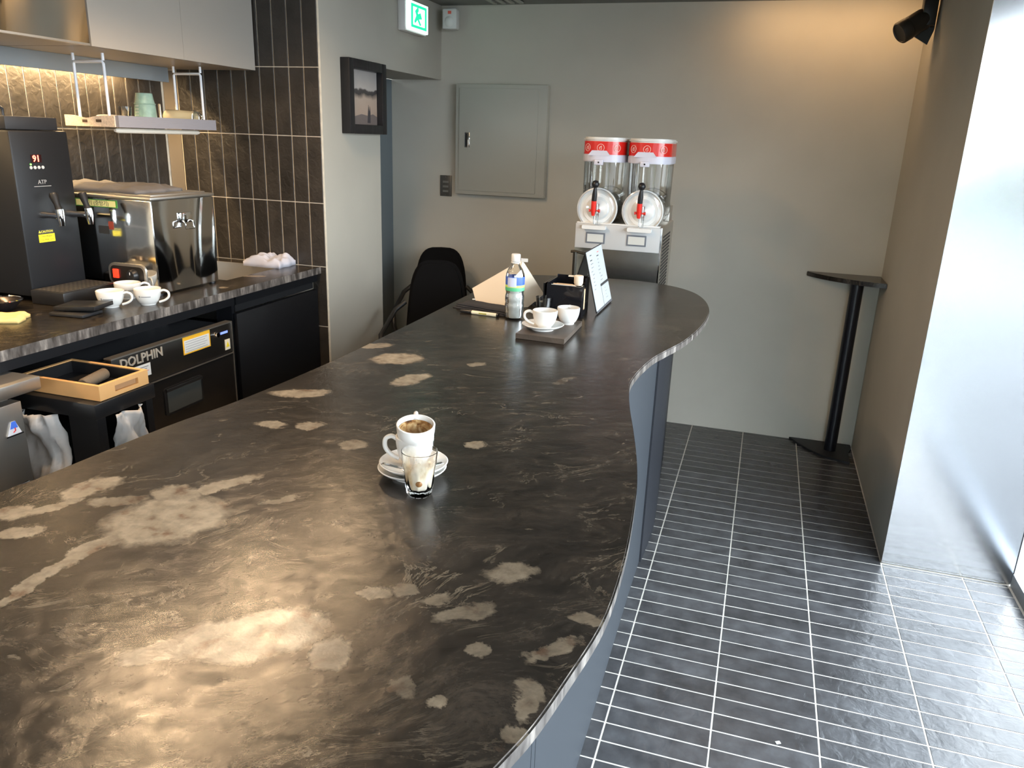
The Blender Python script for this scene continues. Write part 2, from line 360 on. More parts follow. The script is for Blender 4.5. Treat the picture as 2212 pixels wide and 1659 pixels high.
# ------------------------------------------------------------------ room shell
H = 2.38; YB = 4.65
floor = tag(box('floor', -3.2, 1.172, -3.2, 4.75, -.08, -.0014, grout), kind='structure')
def tiles(name, cells, mtx_of, th, m, parent, bev, jit=.0):
    """cells: (u0,u1,v0,v1); one shared mesh for each tile size"""
    cache = {}
    for (u0, u1, v0, v1) in cells:
        k = (round(u1-u0, 4), round(v1-v0, 4))
        if k not in cache:
            bm = bmesh.new(); b_box(bm, -k[0]/2, k[0]/2, -k[1]/2, k[1]/2, -th, 0)
            bmesh.ops.bevel(bm, geom=[e for e in bm.edges if all(v.co.z > -1e-6 for v in e.verts)], offset=bev, segments=1, affect='EDGES')
            bmesh.ops.delete(bm, geom=[f for f in bm.faces if f.calc_center_median().z < -th+1e-6], context='FACES')
            me = bpy.data.meshes.new(name); bm.to_mesh(me); bm.free(); me.materials.append(m); cache[k] = me
        o = bpy.data.objects.new(name, cache[k]); COL.objects.link(o); o.parent = parent
        o.matrix_world = mtx_of((u0+u1)/2, (v0+v1)/2) @ Matrix.Translation((0, 0, random.uniform(-jit, jit))) @ Matrix.Rotation(random.uniform(-1, 1)*jit*2, 4, 'X')
g = .0027; cells = []
XJ = [-.569, -.266, .037, .340, .646, .952, 1.118]
rows = [2.535+.0768*k for k in range(-11, 29)]
far = []
for i in range(6):
    for k, y in enumerate(rows[:-1]):
        y1 = min(rows[k+1], YB)
        if y >= YB-.01: continue
        if XJ[i] > .6 and y1 > 3.26:
            if y < 3.245: y1 = 3.245
            else: continue
        cells.append((XJ[i]+g, XJ[i+1]-g, y+g, y1-g))
tiles('floor_tile', cells, lambda u, v: Matrix.Translation((u, v, 0)), .004, floor_tile_m, floor, .0008, .0003)
bm = bmesh.new()
for i in range(-4, 6):
    x0 = XJ[i] if i >= 0 else -.569+.303*i; x1 = XJ[i+1] if i >= 0 else x0+.303
    y = rows[0]
    while y > -2.9:
        b_box(bm, x0+g, x1-g, y-.0768+g, y-g, -.004, 0); y -= .0768
tag(finish(bm, 'floor_tile_field', floor_tile_m, floor), kind='stuff')

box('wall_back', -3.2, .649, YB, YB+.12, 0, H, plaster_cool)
box('wall_right', .649, 1.127, 3.256, YB+.12, 0, H, plaster)
box('wall_side', -2.285, -1.957, 3.275, 3.838, 0, H, plaster)
box('trim_1', -2.285, -1.957, 3.838, YB, 1.972, H, plaster)            # lintel over the doorway
box('door_1', -2.33, -2.287, 3.84, YB, 0, 1.97, slate_door)
box('wall_left', -2.92, -2.803, -3.2, 3.4, 0, H, grout_w)
box('wall_front', -2.92, -.3, -3.2, -3.08, 0, H, plaster)
box('wall_pier', -2.80, -1.9575, 3.2605, 3.276, 0, H, grout_w)
box('ceiling', -3.2, 1.35, -3.2, 4.77, H, H+.1, ceil_m)
for n_ in ('wall_back', 'wall_right', 'wall_side', 'trim_1', 'door_1', 'wall_left', 'wall_front', 'wall_pier', 'ceiling'):
    bpy.data.objects[n_]['kind'] = 'structure'
# wall tiles: the pier facing us, then the side wall behind the worktop
ZR = [.45, .744, 1.036, 1.332, 1.628, 1.922, 2.215, H]
pier = bpy.data.objects['wall_pier']; wl = bpy.data.objects['wall_left']
cells = []
for r in range(len(ZR)-1):
    for k in range(11):
        x1 = -1.957-.0763*k; x0 = x1-.0763 if k < 10 else x1-.005
        if k == 10: continue
        if ZR[r] < 1.0 and k > 0: continue
        cells.append((x0+g*.8, x1-g*.8, ZR[r]+g*.8, ZR[r+1]-g*.8))
tiles('wall_tile', cells, lambda u, v: Matrix.Translation((u, 3.2565, v)) @ FY.to_3x3().to_4x4(), .004, wall_tile_m, pier, .0012, .0003)
cells = []
for r in range(2, 6):
    for k in range(33):
        y1 = 3.243-.0745*k; cells.append((y1-.0745+g*.8, y1-g*.8, ZR[r]+g*.8, ZR[r+1]-g*.8))
tiles('wall_tile', cells, lambda u, v: Matrix.Translation((-2.799, u, v)) @ FX.to_3x3().to_4x4(), .004, wall_tile_m, wl, .0012, .0003)
box('wall_corner_strip', -2.80, -2.724, 3.2565, 3.262, 1.036, 1.9, mat('narrow_lit_strip', (.17, .145, .115), .5), pier)  # narrow cut tile; brightness from the light strip put into its paler colour

# glazed front along the right, its low steel channel, mullions and the brushed panel on the niche return
glass = mat_pane('window_glass', (.97, .985, .985), .02, 0, .35)
win = tag(bpy.data.objects.new('window_1', None), kind='structure'); COL.objects.link(win); win.location = (1.15, 0, 0)
for k in range(4):
    y0 = 3.24-1.56*k; box('pane', -.004, .004, y0-1.55, y0, .055, 2.33, glass, win)
    box('joint', -.006, .006, y0-1.556, y0-1.55, .055, 2.33, mat('clear_joint', (.5, .52, .5), .4) if k == 0 else bpy.data.materials['clear_joint'], win)
box('sill_channel', -.026, .022, -3.0, 3.245, -.002, .055, mat('anodised_channel', (.30, .33, .37), .35, .8), win, bev=.003)
box('head_channel', -.02, .02, -3.0, 3.245, 2.33, 2.38, bpy.data.materials['anodised_channel'], win)
win2 = tag(bpy.data.objects.new('window_2', None), kind='structure'); COL.objects.link(win2); win2.location = (0, -3.1, 0)
for k in range(1): box('pane', -.3, 1.11, -.004, .004, .055, 2.33, glass, win2)
box('sill_channel', -.3, 1.12, -.02, .02, 0, .055, bpy.data.materials['anodised_channel'], win2)

m, n, b = nodes('brushed_mirror_steel')
b.inputs['Metallic'].default_value = 1; b.inputs['Base Color'].default_value = (.66, .67, .69, 1); b.inputs['Roughness'].default_value = .17
b.inputs['Anisotropic'].default_value = .6
tg = n.nodes.new('ShaderNodeTangent'); tg.direction_type = 'RADIAL'; tg.axis = 'Y'
cx_ = n.nodes.new('ShaderNodeCombineXYZ'); cx_.inputs[0].default_value = 1.0
n.links.new(cx_.outputs[0], b.inputs['Tangent'])
tc = n.nodes.new('ShaderNodeTexCoord'); mp = n.nodes.new('ShaderNodeMapping'); mp.inputs['Scale'].default_value = (1, 1, .6)
no = n.nodes.new('ShaderNodeTexNoise'); no.inputs['Scale'].default_value = 2.5; no.inputs['Detail'].default_value = 1
bp = n.nodes.new('ShaderNodeBump'); bp.inputs['Strength'].default_value = .12; bp.inputs['Distance'].default_value = .02
n.links.new(tc.outputs['Object'], mp.inputs[0]); n.links.new(mp.outputs[0], no.inputs[0]); n.links.new(no.outputs[0], bp.inputs['Height']); n.links.new(bp.outputs[0], b.inputs['Normal'])
steel_panel_m = m
t = thing('steel_cladding', 'tall brushed stainless steel cladding sheet mirroring the street beside the niche', 'panel', (.888, 3.25, 0))
box('sheet', -.241, .238, -.001, .004, .004, H-.002, steel_panel_m, t)
box('edge_trim', .2385, .2415, -.003, .004, .004, H-.002, black_m, t)

# ------------------------------------------------------------------ street outside the glass
road = mat('pale_paving', (.115, .12, .128), .8, vary=(.6, .15)); asph = mat('asphalt', (.085, .09, .098), .85)
leaf = mat('hedge_leaves', (.10, .22, .04), .7, vary=(5, .5)); fac = mat('pale_render', (.15, .155, .165), .8)
tag(box('pavement', 1.174, 5, -40, 12, -.14, -.02, road), kind='structure')
tag(box('street', -30, 30, -60, 30, -.3, -.15, asph), kind='structure')
tag(box('pavement_front', -8, 1.35, -9, -3.3, -.14, -.02, road), kind='structure')
t = thing('street_building', 'low grey rendered building across the street, seen only mirrored in the steel panel', 'building', (10, -28, -.15))
box('facade', -9, 9, -3, 3, 0, 3.9, fac, t); 
for i in range(5): box('shop_window', -8+3.3*i, -5.6+3.3*i, 2.95, 3.05, .5, 2.4, mat('dark_glazing', (.05, .06, .07), .1) if i == 0 else bpy.data.materials['dark_glazing'], t)
box('awning', -8.4, 8.4, 3, 4.2, 2.7, 3.0, mat('red_awning', (.55, .05, .05), .6), t)
t = tag(bpy.data.objects.new('hedge', None), 'green hedge outside behind the camera, mirrored in the drink machine', 'hedge'); COL.objects.link(t); t.location = (-1.2, -7.5, -.1)
bm = bmesh.new()
for i in range(46):
    mt = Matrix.Translation((random.uniform(-.9, .9), random.uniform(-.3, .3), random.uniform(.6, 2.6))) @ Matrix.Scale(random.uniform(.25, .45), 4)
    bmesh.ops.create_icosphere(bm, subdivisions=1, radius=1, matrix=mt)
finish(bm, 'foliage', leaf, t); tube('trunk', [(0, 0, 0), (0, 0, 1.2)], .08, mat('bark', (.10, .07, .05), .9), t)

# ------------------------------------------------------------------ the stone bar top and the bar front
BT = 1.08
OUT = [(-1.117,0.841),(-1.107,0.898),(-1.085,1.173),(-1.052,1.380),(-1.030,1.721),(-1.028,2.119),(-1.029,2.342),(-1.035,2.748),(-1.037,3.08),(-1.01,3.22),(-0.938,3.29),(-0.746,3.345),(-0.627,3.366),(-0.486,3.37),(-0.339,3.315),(-0.243,3.218),(-0.187,3.088),(-0.155,2.93),(-0.145,2.77),(-0.154,2.585),(-0.184,2.367),(-0.222,2.218),(-0.246,2.119),(-0.262,1.991),(-0.267,1.877),(-0.258,1.787),(-0.236,1.668),(-0.204,1.524),(-0.176,1.389),(-0.156,1.272),(-0.145,1.179),(-0.132,1.036),(-0.127,0.907),(-0.130,0.818),(-0.144,0.721),(-0.158,0.639),(-0.175,0.577),(-.215,.45),(-.27,.30),(-.33,.12),(-.37,-.1),(-.38,-.4),(-1.16,-.4),(-1.155,.2)]
def smooth_poly(P, k=4):
    out = []; n = len(P)
    for i in range(n):
        p0, p1, p2, p3 = P[i-1], P[i], P[(i+1) % n], P[(i+2) % n]
        if i in (n-2, n-3, n-4): out.append(p1); continue
        for j in range(k):
            t = j/k
            out.append(tuple(.5*((2*p1[a])+(-p0[a]+p2[a])*t+(2*p0[a]-5*p1[a]+4*p2[a]-p3[a])*t*t+(-p0[a]+3*p1[a]-3*p2[a]+p3[a])*t**3) for a in (0, 1)))
    return out
m, n, b = nodes('sawn_edge_with_sheen')  # streaks of the cut edge, with daylight sheen put into the pale tones
tc = n.nodes.new('ShaderNodeTexCoord'); mp = n.nodes.new('ShaderNodeMapping'); mp.inputs['Scale'].default_value = (1, 1, .25)
no = n.nodes.new('ShaderNodeTexNoise'); no.inputs['Scale'].default_value = 45; no.inputs['Detail'].default_value = 6; no.inputs['Roughness'].default_value = .6
n.links.new(tc.outputs['Object'], mp.inputs[0]); n.links.new(mp.outputs[0], no.inputs[0]); cr = n.nodes.new('ShaderNodeValToRGB'); e = cr.color_ramp.elements; e.new(.5)
for q, (p, c) in zip(e, [(.36, (.04, .034, .03)), (.52, (.11, .098, .09)), (.70, (.30, .27, .24))]): q.position = p; q.color = (*c, 1)
n.links.new(no.outputs[0], cr.inputs[0]); n.links.new(cr.outputs[0], b.inputs['Base Color']); b.inputs['Roughness'].default_value = .3; stone_edge = m
def edge_mat(o):
    o.data.materials.append(stone_edge)
    for p in o.data.polygons:
        if abs(p.normal.z) < .3: p.material_index = 1
    return o
tag(edge_mat(prism('bar_worktop', smooth_poly(OUT), BT-.022, BT, stone_m, bev=.0025, smooth=30)), 'long curved dark brown stone bar top with beige blotches', 'countertop')

front = mat('slate_blue_laminate', (.034, .040, .048), .5, spec=.35)
front_d = mat('charcoal_laminate', (.016, .018, .023), .5, spec=.35)
t = thing('bar_counter', 'slate grey curved bar body under the long stone bar top', 'bar counter', (-.6, 1.4, 0))
def fx(y): return -.313+.006*math.sin((y-1.0)*2.6)
def strip(name, y0, y1, m, x_off=0, n=14):
    L_ = [(fx(y0+(y1-y0)*i/n)+x_off, y0+(y1-y0)*i/n) for i in range(n+1)]
    poly = L_+[(x-.018, y) for x, y in L_[::-1]]
    poly = [(x+.6, y-1.4) for x, y in poly]
    return prism(name, poly, .0, BT-.022, m, t, smooth=30)
strip('front_panel', -.38, 1.215, front); strip('front_panel', 1.219, 1.245, front); strip('front_panel', 1.249, 2.885, front)
box('back_panel', -.40, -.38, -1.75, 1.48, 0, BT-.022, front_d, t)
box('end_panel', -.40, .26, 1.46, 1.48, 0, BT-.022, front_d, t); box('end_panel', -.40, .26, -1.78, -1.76, 0, BT-.022, front_d, t)
box('inner_board', -.38, .26, -1.75, 1.46, .5, .52, front_d, t)
t = thing('side_counter', 'dark counter unit behind the bar end, holding up the frozen drink machine', 'counter', (-.8, 3.66, 0))
P_ = [(-.312, 2.889), (-.306, 3.05), (-.303, 3.19), (-.312, 3.35), (-.322, 3.47), (-.336, 3.64), (-.35, 3.80), (-.366, 4.0), (-.376, 4.127)]
poly = P_+[(-.40, 4.127), (-.37, 3.8), (-.34, 3.47), (-.33, 3.19), (-.33, 2.889)]
prism('front_panel', [(x+.8, y-3.66) for x, y in poly], 0, .885, front_d, t, smooth=30)
prism('top_board', [(x+.8, y-3.66) for x, y in [(-.33, 3.40), (-.345, 3.65), (-.376, 4.127), (-1.3, 4.127), (-1.3, 3.40)]], .885, .90, front_d, t)
box('back_panel', -.5, .41, .44, .467, 0, .885, front_d, t); box('end_panel', -.5, -.48, -.26, .44, 0, .885, front_d, t)

# ------------------------------------------------------------------ back worktop with cupboards
ws = bmesh.new()
X0, X1, Y0, Y1 = -2.80, -1.985, .3, 3.256
sx0, sx1, sy0, sy1 = -2.56, -2.14, 2.76, 3.17
for (a, b_, c, d) in ((X0, X1, Y0, sy0), (X0, X1, sy1, Y1), (X0, sx0, sy0, sy1), (sx1, X1, sy0, sy1)):
    b_box(ws, a, b_, c, d, 1.004, 1.035)
tag(edge_mat(finish(ws, 'back_worktop', stone_b)), 'narrow dark stone worktop along the tiled wall, holding boiler and sink', 'countertop')
t = thing('sink', 'stainless steel sink basin sunk into the back worktop', 'sink', ((sx0+sx1)/2, (sy0+sy1)/2, .86))
hw, hd = (sx1-sx0)/2, (sy1-sy0)/2
bm = bmesh.new()
for q in ((-hw, hw, -hd, -hd+.004, 0, .174), (-hw, hw, hd-.004, hd, 0, .174), (-hw, -hw+.004, -hd, hd, 0, .174), (hw-.004, hw, -hd, hd, 0, .174), (-hw, hw, -hd, hd, -.004, 0)): b_box(bm, *q)
finish(bm, 'basin', steel, t); lathe('drain', [(0, .002), (.03, .002), (.035, .0)], chrome, t)
box('rim', -hw-.01, -hw, -hd-.01, hd+.01, .172, .178, steel, t)

t = thing('base_cupboard', 'matt black base cupboard with recessed handle slot by the tiled pier', 'cabinet', (-2.4, 2.94, 0))
box('carcass', -.38, .375, -.312, .314, .08, .84, cab_black, t); box('side_board', .30, .375, -.312, -.295, .84, 1.003, cab_black, t)
box('door', .376, .396, -.308, .310, .09, .928, cab_black, t, bev=.002)
box('handle_slot', .372, .377, -.29, .30, .932, .965, mat('slot_black', (.003, .003, .004), .8), t)
box('top_rail', .376, .396, -.308, .310, .966, 1.0, cab_black, t)
t = thing('counter_frame', 'black under-counter frame over the open bay of appliances', 'frame', (-2.4, 1.4, 0))
box('front_rail', .33, .392, -1.1, 1.226, .966, 1.003, cab_black, t); o = tag(box('trim_2', -2.79, -2.77, .3, 2.62, 0, 1.003, cab_black), kind='structure')

# undercounter appliance with the metal lettering
t = thing('undercounter_appliance', 'black glossy undercounter kitchen appliance with recessed grip and metal lettering', 'appliance', (-2.25, 2.24, 0))
gl = mat('glossy_black_steel', (.05, .044, .04), .16, .75, bump=(2.2, .25))
box('body', -.28, .255, -.305, .308, .05, .905, darkgrey_paint, t)
box('front_plate', .255, .278, -.307, .310, .795, .917, mat('dark_brushed_steel', (.055, .05, .045), .30, .8), t, bev=.002)
box('top_edge', .25, .281, -.309, .312, .914, .919, steel, t)
box('trim_line', .276, .281, -.308, .311, .788, .792, steel, t)
box('side_edge', .276, .281, .308, .312, .05, .915, steel, t)
bm = bmesh.new()
for q in ((-.307, -.085, .08, .785), (.105, .310, .08, .785), (-.085, .105, .08, .655), (-.085, .105, .745, .785)): b_box(bm, .255, .278, q[0], q[1], q[2], q[3])
finish(bm, 'door', gl, t)
bm = bmesh.new(); fr = rrect(.204, .104, .012)
b_prism(bm, fr, 0, .006, at(.276, .01, .70, FX)); bmesh.ops.recalc_face_normals(bm, faces=bm.faces)
hr = finish(bm, 'grip_frame', blackplas, t)
box('grip_hollow', .2825, .284, -.08, .10, .658, .742, mat('hollow_grey', (.06, .065, .062), .25), t)
box('grip_lip', .284, .290, -.086, .106, .738, .750, blackplas, t, bev=.002)
text('lettering', 'DOLPHIN', .046, mat('bright_lettering', (.50, .45, .38), .35, .4), t, at(.279, -.175, .889, FX), .002, bold=.0008)
box('white_label', .2785, .2795, -.215, -.140, .822, .866, paper, t)
for k in range(4): box('label_line', .2796, .2799, -.208, -.150 - .008*(k % 2), .855-.008*k, .858-.008*k, inkg if k != 2 else mat('pink_ink', (.7, .25, .25), .6), t)
box('warning_label', .2785, .2795, .028, .178, .848, .914, mat('orange_label', (.85, .45, .03), .5), t)
box('label_sheet', .2796, .2799, .034, .172, .853, .900, paper, t)
for k in range(5): box('label_line', .27995, .2802, .040, .160 - .012*(k % 2), .893-.009*k, .8945-.009*k, inkg, t)
box('warning_sticker', .2785, .2795, .262, .293, .810, .852, mat('cream_sticker', (.80, .72, .55), .5), t)
prism('warning_triangle', [(-.011, -.010), (.011, -.010), (0, .012)], 0, .0006, mat('yellow_print', (.85, .65, .03), .5), t, mtx=at(.2796, .2775, .831, FX))
box('blue_badge', .2785, .2795, .240, .283, .878, .887, mat('blue_badge', (.18, .25, .85), .3, emit=(.2, .3, 1), es=.6), t)
lathe('lock', [(0, .012), (.009, .012), (.012, 0)], chrome, t, mtx=at(.278, .213, .884, FX))
# small black machine and grey bracket inside the open bay
t = thing('shelf_device', 'small black box held in a grey bracket, inside the dark bay above the appliance', 'device', (-2.25, 2.36, .905))
box('housing', -.06, .03, -.10, .0, .015, .055, blackplas, t, bev=.004); box('bracket', -.08, .05, -.12, .10, .004, .010, mat('grey_bracket', (.22, .22, .22), .5), t)
box('upright', .035, .045, .0, .03, .010, .06, bpy.data.materials['grey_bracket'], t); box('upright', .035, .045, .075, .1, .010, .07, bpy.data.materials['grey_bracket'], t)

# trash bin with bags, wooden tray on top
t = thing('waste_bin', 'tall black waste bin with two white liner bags showing in its side openings', 'bin', (-1.95, 1.782, 0))
box('lid', -.185, .172, -.118, .12, .825, .872, blackplas, t, bev=.003)
bm = bmesh.new()
for q in ((-.18, -.165, -.11, .112), (.150, .165, .085, .112), (.150, .165, -.11, -.078), (-.165, .150, .1, .112), (.06, .150, -.11, -.098), (-.165, -.15, -.11, -.098)): b_box(bm, q[0], q[1], q[2], q[3], 0, .825)
b_box(bm, -.165, .165, -.11, .112, 0, .30)
finish(bm, 'bin_body', blackplas, t)
def bag(name, w, h, mtx, seed, par, mm):
    bm = bmesh.new(); nx, nz = 22, 34; V = []
    for j in range(nz+1):
        v = j/nz; row = []
        ww = w*(.5+.16*math.sin(v*PI)-.05*v) if seed == 1 else w*(.50+.06*v)
        for i in range(nx+1):
            u = i/nx*2-1
            row.append(bm.verts.new(mtx @ Vector((u*ww+.01*noise.noise(Vector((v*4, seed, 0))), v*h, .030*(1-u*u)+.030*noise.noise(Vector((u*2.6+v*2, v*3.5, seed)))+.020*abs(noise.noise(Vector((u*5-v*3, v*6, seed+3))))+.008*noise.noise(Vector((u*14, v*14, seed+3)))))))
        V.append(row)
    for j in range(nz):
        for i in range(nx): bm.faces.new((V[j][i], V[j][i+1], V[j+1][i+1], V[j+1][i]))
    o = finish(bm, name, mm, par, smooth='all'); md = o.modifiers.new('t', 'SOLIDIFY'); md.thickness = .002; return o
bagm = mat('white_bag_plastic', (.60, .58, .56), .35); 
bag('liner_bag', .10, .40, at(.155, .01, .42, FX), 2, t, bagm); bag('liner_bag', .17, .42, at(-.06, -.106, .40, FY), 1, t, bagm)
t = thing('wooden_tray', 'pale beech wooden tray with slot handle on top of the black bin', 'tray', (-1.935, 1.79, .874))
bm = bmesh.new()
b_box(bm, -.150, .150, -.097, -.085, 0, .046); b_box(bm, -.150, .150, .085, .097, 0, .046); b_box(bm, -.150, -.138, -.085, .085, 0, .046); b_box(bm, -.138, .138, -.085, .085, 0, .006)
for q in ((.138, .150, -.085, -.038, 0, .046), (.138, .150, .055, .085, 0, .046), (.138, .150, -.038, .055, 0, .013), (.138, .150, -.038, .055, .032, .046)): b_box(bm, *q)
finish(bm, 'frame', wood, t)
box('handle_inset', .139, .142, -.036, .053, .014, .031, mat('inset_wood', (.45, .25, .12), .6), t)
bm = bmesh.new()
for q in ((-.135, .137, -.084, -.076, .006, .044), (-.135, .137, .076, .084, .006, .044), (-.137, -.13, -.084, .084, .006, .044), (.130, .137, -.084, .084, .006, .044), (-.135, .137, -.08, .08, .006, .009)): b_box(bm, *q)
finish(bm, 'liner', blackplas, t)
towel_m = mat('brown_grey_towel', (.16, .12, .08), .9, bump=(90, .3))
t = thing('rolled_towel', 'rolled brown grey towel lying inside the wooden tray', 'towel', (-1.90, 1.79, .902))
lathe('roll', [(0, -.06), (.014, -.06), (.018, -.055), (.018, .055), (.014, .06), (0, .06)], towel_m, t, mtx=Matrix.Rotation(PI/2, 4, 'X') @ Matrix.Rotation(.25, 4, 'Y'))

# steel fridge at the left edge
t = thing('steel_fridge', 'stainless steel undercounter fridge with a small triangular badge at the left edge', 'fridge', (-2.2, 1.28, 0))
box('top_slab', -.3, .30, -.6, .327, .925, .963, steel, t, bev=.004)
box('control_gap', -.3, .24, -.6, .26, .905, .925, blackplas, t)
box('door', .245, .285, -.6, .268, .1, .905, steel, t, bev=.003); box('body', -.3, .244, -.6, .262, .03, .905, steel, t)
for k in range(3): lathe('knob', [(0, .02), (.012, .02), (.014, 0)], chrome, t, mtx=at(.246, .02+.09*k, .915, FX) @ Matrix.Scale(.6, 4), seg=16)
bd = prism('badge', [(-.022, -.018), (.022, -.018), (.006, .020), (-.006, .020)], 0, .002, mat('badge_white', (.8, .8, .85), .3), t, mtx=at(.2855, .232, .835, FX))
prism('badge_top', [(-.012, .0), (.012, .0), (.006, .020), (-.006, .020)], .0021, .0028, mat('badge_blue', (.08, .2, .8), .3), bd, mtx=at(.2855, .232, .835, FX))
box('badge_bar', .2878, .2888, .206, .258, .813, .817, blackplas, bd)
tube('badge_mark', [(.2885, .228, .824), (.2885, .235, .828), (.2885, .234, .836)], .0015, red_m, bd, seg=6)

# ------------------------------------------------------------------ wall cupboards, hood, hanging shelf
t = thing('wall_cupboard', 'plain grey wall cupboard hanging above the sink against the tiled pier', 'cupboard', (-2.54, 2.79, 1.905))
box('carcass', -.255, .24, -.468, .462, .018, .473, cabinet_g, t); box('door', .241, .260, -.468, -.006, 0, .473, cabinet_g, t); box('door', .241, .260, -.005, .462, 0, .473, cabinet_g, t)
box('bottom_board', -.255, .24, -.468, .462, 0, .018, mat('strip_lit_board', (.42, .36, .28), .35), t)  # underside of the grey cupboard; the strip's warm light put into its beige
t = thing('steel_cupboard', 'mirror polished steel wall cupboard at the upper left edge', 'cupboard', (-2.54, 1.72, 1.905))
box('carcass', -.255, .24, -.60, .59, .012, .473, cabinet_g, t); box('door', .241, .262, -.60, .592, .006, .473, steel_pol, t)
box('bottom_board', -.255, .24, .28, .59, 0, .012, bpy.data.materials['strip_lit_board'], t); box('dark_underside', -.255, .24, -.60, .28, 0, .012, blackplas, t)  # nearer part of the underside is black
box('bottom_trim', .241, .264, -.60, .592, 0, .007, steel, t)
t = thing('light_valance', 'blue grey valance board along the wall hiding a warm light strip', 'light', (-2.68, 2.1, 1.842))
box('board', -.008, .006, -1.3, 1.05, 0, .062, mat('blue_grey_board', (.22, .24, .25), .5), t)
box('strip_housing', -.075, -.035, -1.3, .92, .048, .062, white_pl, t)

wire = mat('white_coated_wire', (.78, .80, .84), .3)
t = thing('hanging_shelf', 'narrow grey shelf hung from the cupboard on white wire hangers', 'shelf', (-2.48, 2.77, 1.64))
box('front_strip', .115, .13, -.29, .27, .0, .042, mat('grey_oak_strip', (.24, .24, .27), .5, bump=(70, .2, (1, .1, 6))), t)
box('shelf_board', -.12, .115, -.285, .265, .006, .018, cabinet_g, t)
pl = [(-.12, 0), (.115, 0), (.115, .040)]+[(.115-.235*i/12, .040-.010*math.exp(-((i-7)/2.2)**2)) for i in range(1, 13)]
prism('end_board', pl, 0, .012, mat('speckled_cork_board', (.62, .50, .38), .8, vary=(160, .2)), t, mtx=at(0, -.284, 0, FY))
box('end_hole', -.035, -.012, -.2975, -.2955, .014, .024, mat('hole_dark', (.08, .05, .03), .8), t); box('end_hole', .03, .055, -.2975, -.2955, .016, .026, bpy.data.materials['hole_dark'], t)
box('back_strip', -.13, -.12, -.285, .265, .0, .03, cabinet_g, t)
for y in (-.26, .28):
    tube('wire_hanger', [(-.08, y, .0), (-.08, y, .225), (-.075, y, .232), (.055, y, .232), (.06, y, .225), (.06, y, .0)], .0055, wire, t)
    tube('ceiling_hook', [(-.08, y, .236), (-.08, y, .262)], .0055, wire, t); tube('ceiling_hook', [(.06, y, .236), (.06, y, .262)], .0055, wire, t)
t = thing('tube_lamp', 'slim white tube lamp fixed beneath the hanging shelf', 'lamp', (-2.42, 2.77, 1.628))
tube('tube', [(0, -.24, 0), (0, -.225, 0), (0, .225, 0), (0, .24, 0)], [.006, .010, .010, .006], mat('tube_cream', (.80, .72, .60), .4), t, seg=12)

# things on the hanging shelf (board top z = 1.658)
SZ = 1.6585
tag(cloth('folded_cloth', .13, .11, .035, mat('white_terry', (.82, .76, .66), .9), seed=3, amp=.35, loc=(-2.47, 2.60, SZ)), 'folded white cloth on the hanging shelf by its cork end', 'cloth')
t = thing('shot_glass', 'small clear shot glass behind the folded white cloth', 'glass', (-2.52, 2.70, SZ))
lathe('vessel', [(0, .004), (.018, .004), (.024, .062), (.026, .062), (.020, 0), (0, 0)], mat_pane('clear_glass', (.95, .96, .95), .10), t, seg=24)
t = thing('measuring_beaker', 'pale green plastic measuring beaker standing upside down on the shelf', 'beaker', (-2.50, 2.79, SZ))
gp = mat('green_tinted_plastic', (.45, .66, .56), .25, trans=.45, vary=(40, .15))
lathe('vessel', [(.045, 0), (.040, .075), (.036, .092), (.032, .118), (0, .118), (0, .115), (.030, .115), (.042, 0), (.045, 0)], gp, t, seg=28)
lathe('ridge', [(.0415, .074), (.043, .076), (.0405, .079)], gp, t, seg=28)
for k in range(5): box('scale_mark', -.012, .004, -.0445+k*.0006, -.0435+k*.0006, .018+.012*k, .020+.012*k, white_pl, t)
t = thing('milk_pitcher', 'cream milk pitcher lying on its side on the hanging shelf', 'pitcher', (-2.455, 2.955, SZ+.030), rz=-1.4)
RX = Matrix.Rotation(-PI/2, 4, 'X')
lathe('vessel', [(0, -.075), (.026, -.075), (.031, -.065), (.030, 0), (.027, .045), (.030, .06), (.028, .06), (.025, .045), (.028, 0), (.028, -.062), (0, -.070)], mat('cream_enamel', (.62, .55, .36), .3), t, mtx=RX, seg=28)
lathe('rim', [(.0285, .057), (.031, .0605), (.0285, .063), (.0265, .0605), (.0285, .057)], steel, t, mtx=RX, seg=28)
lathe('inside', [(0, .035), (.0265, .035), (.0265, .037), (0, .037)], blackplas, t, mtx=RX, seg=24)
tube('handle', [(.01, .055, .027), (.012, .085, .022), (.012, .10, .002), (.012, .085, -.018), (.012, .06, -.022)], .003, chrome, t)
t = thing('metal_straw', 'short steel rod standing upright behind the milk pitcher', 'straw', (-2.50, 2.875, SZ))
tube('rod', [(0, 0, 0), (0, 0, .078), (0, 0, .082)], [.006, .006, .003], steel, t)
tag(cloth('black_cloth', .12, .10, .028, mat('black_cotton', (.012, .010, .010), .9), seed=8, amp=.2, loc=(-2.415, 2.80, SZ)), 'small black folded cloth in front of the green beaker', 'cloth')

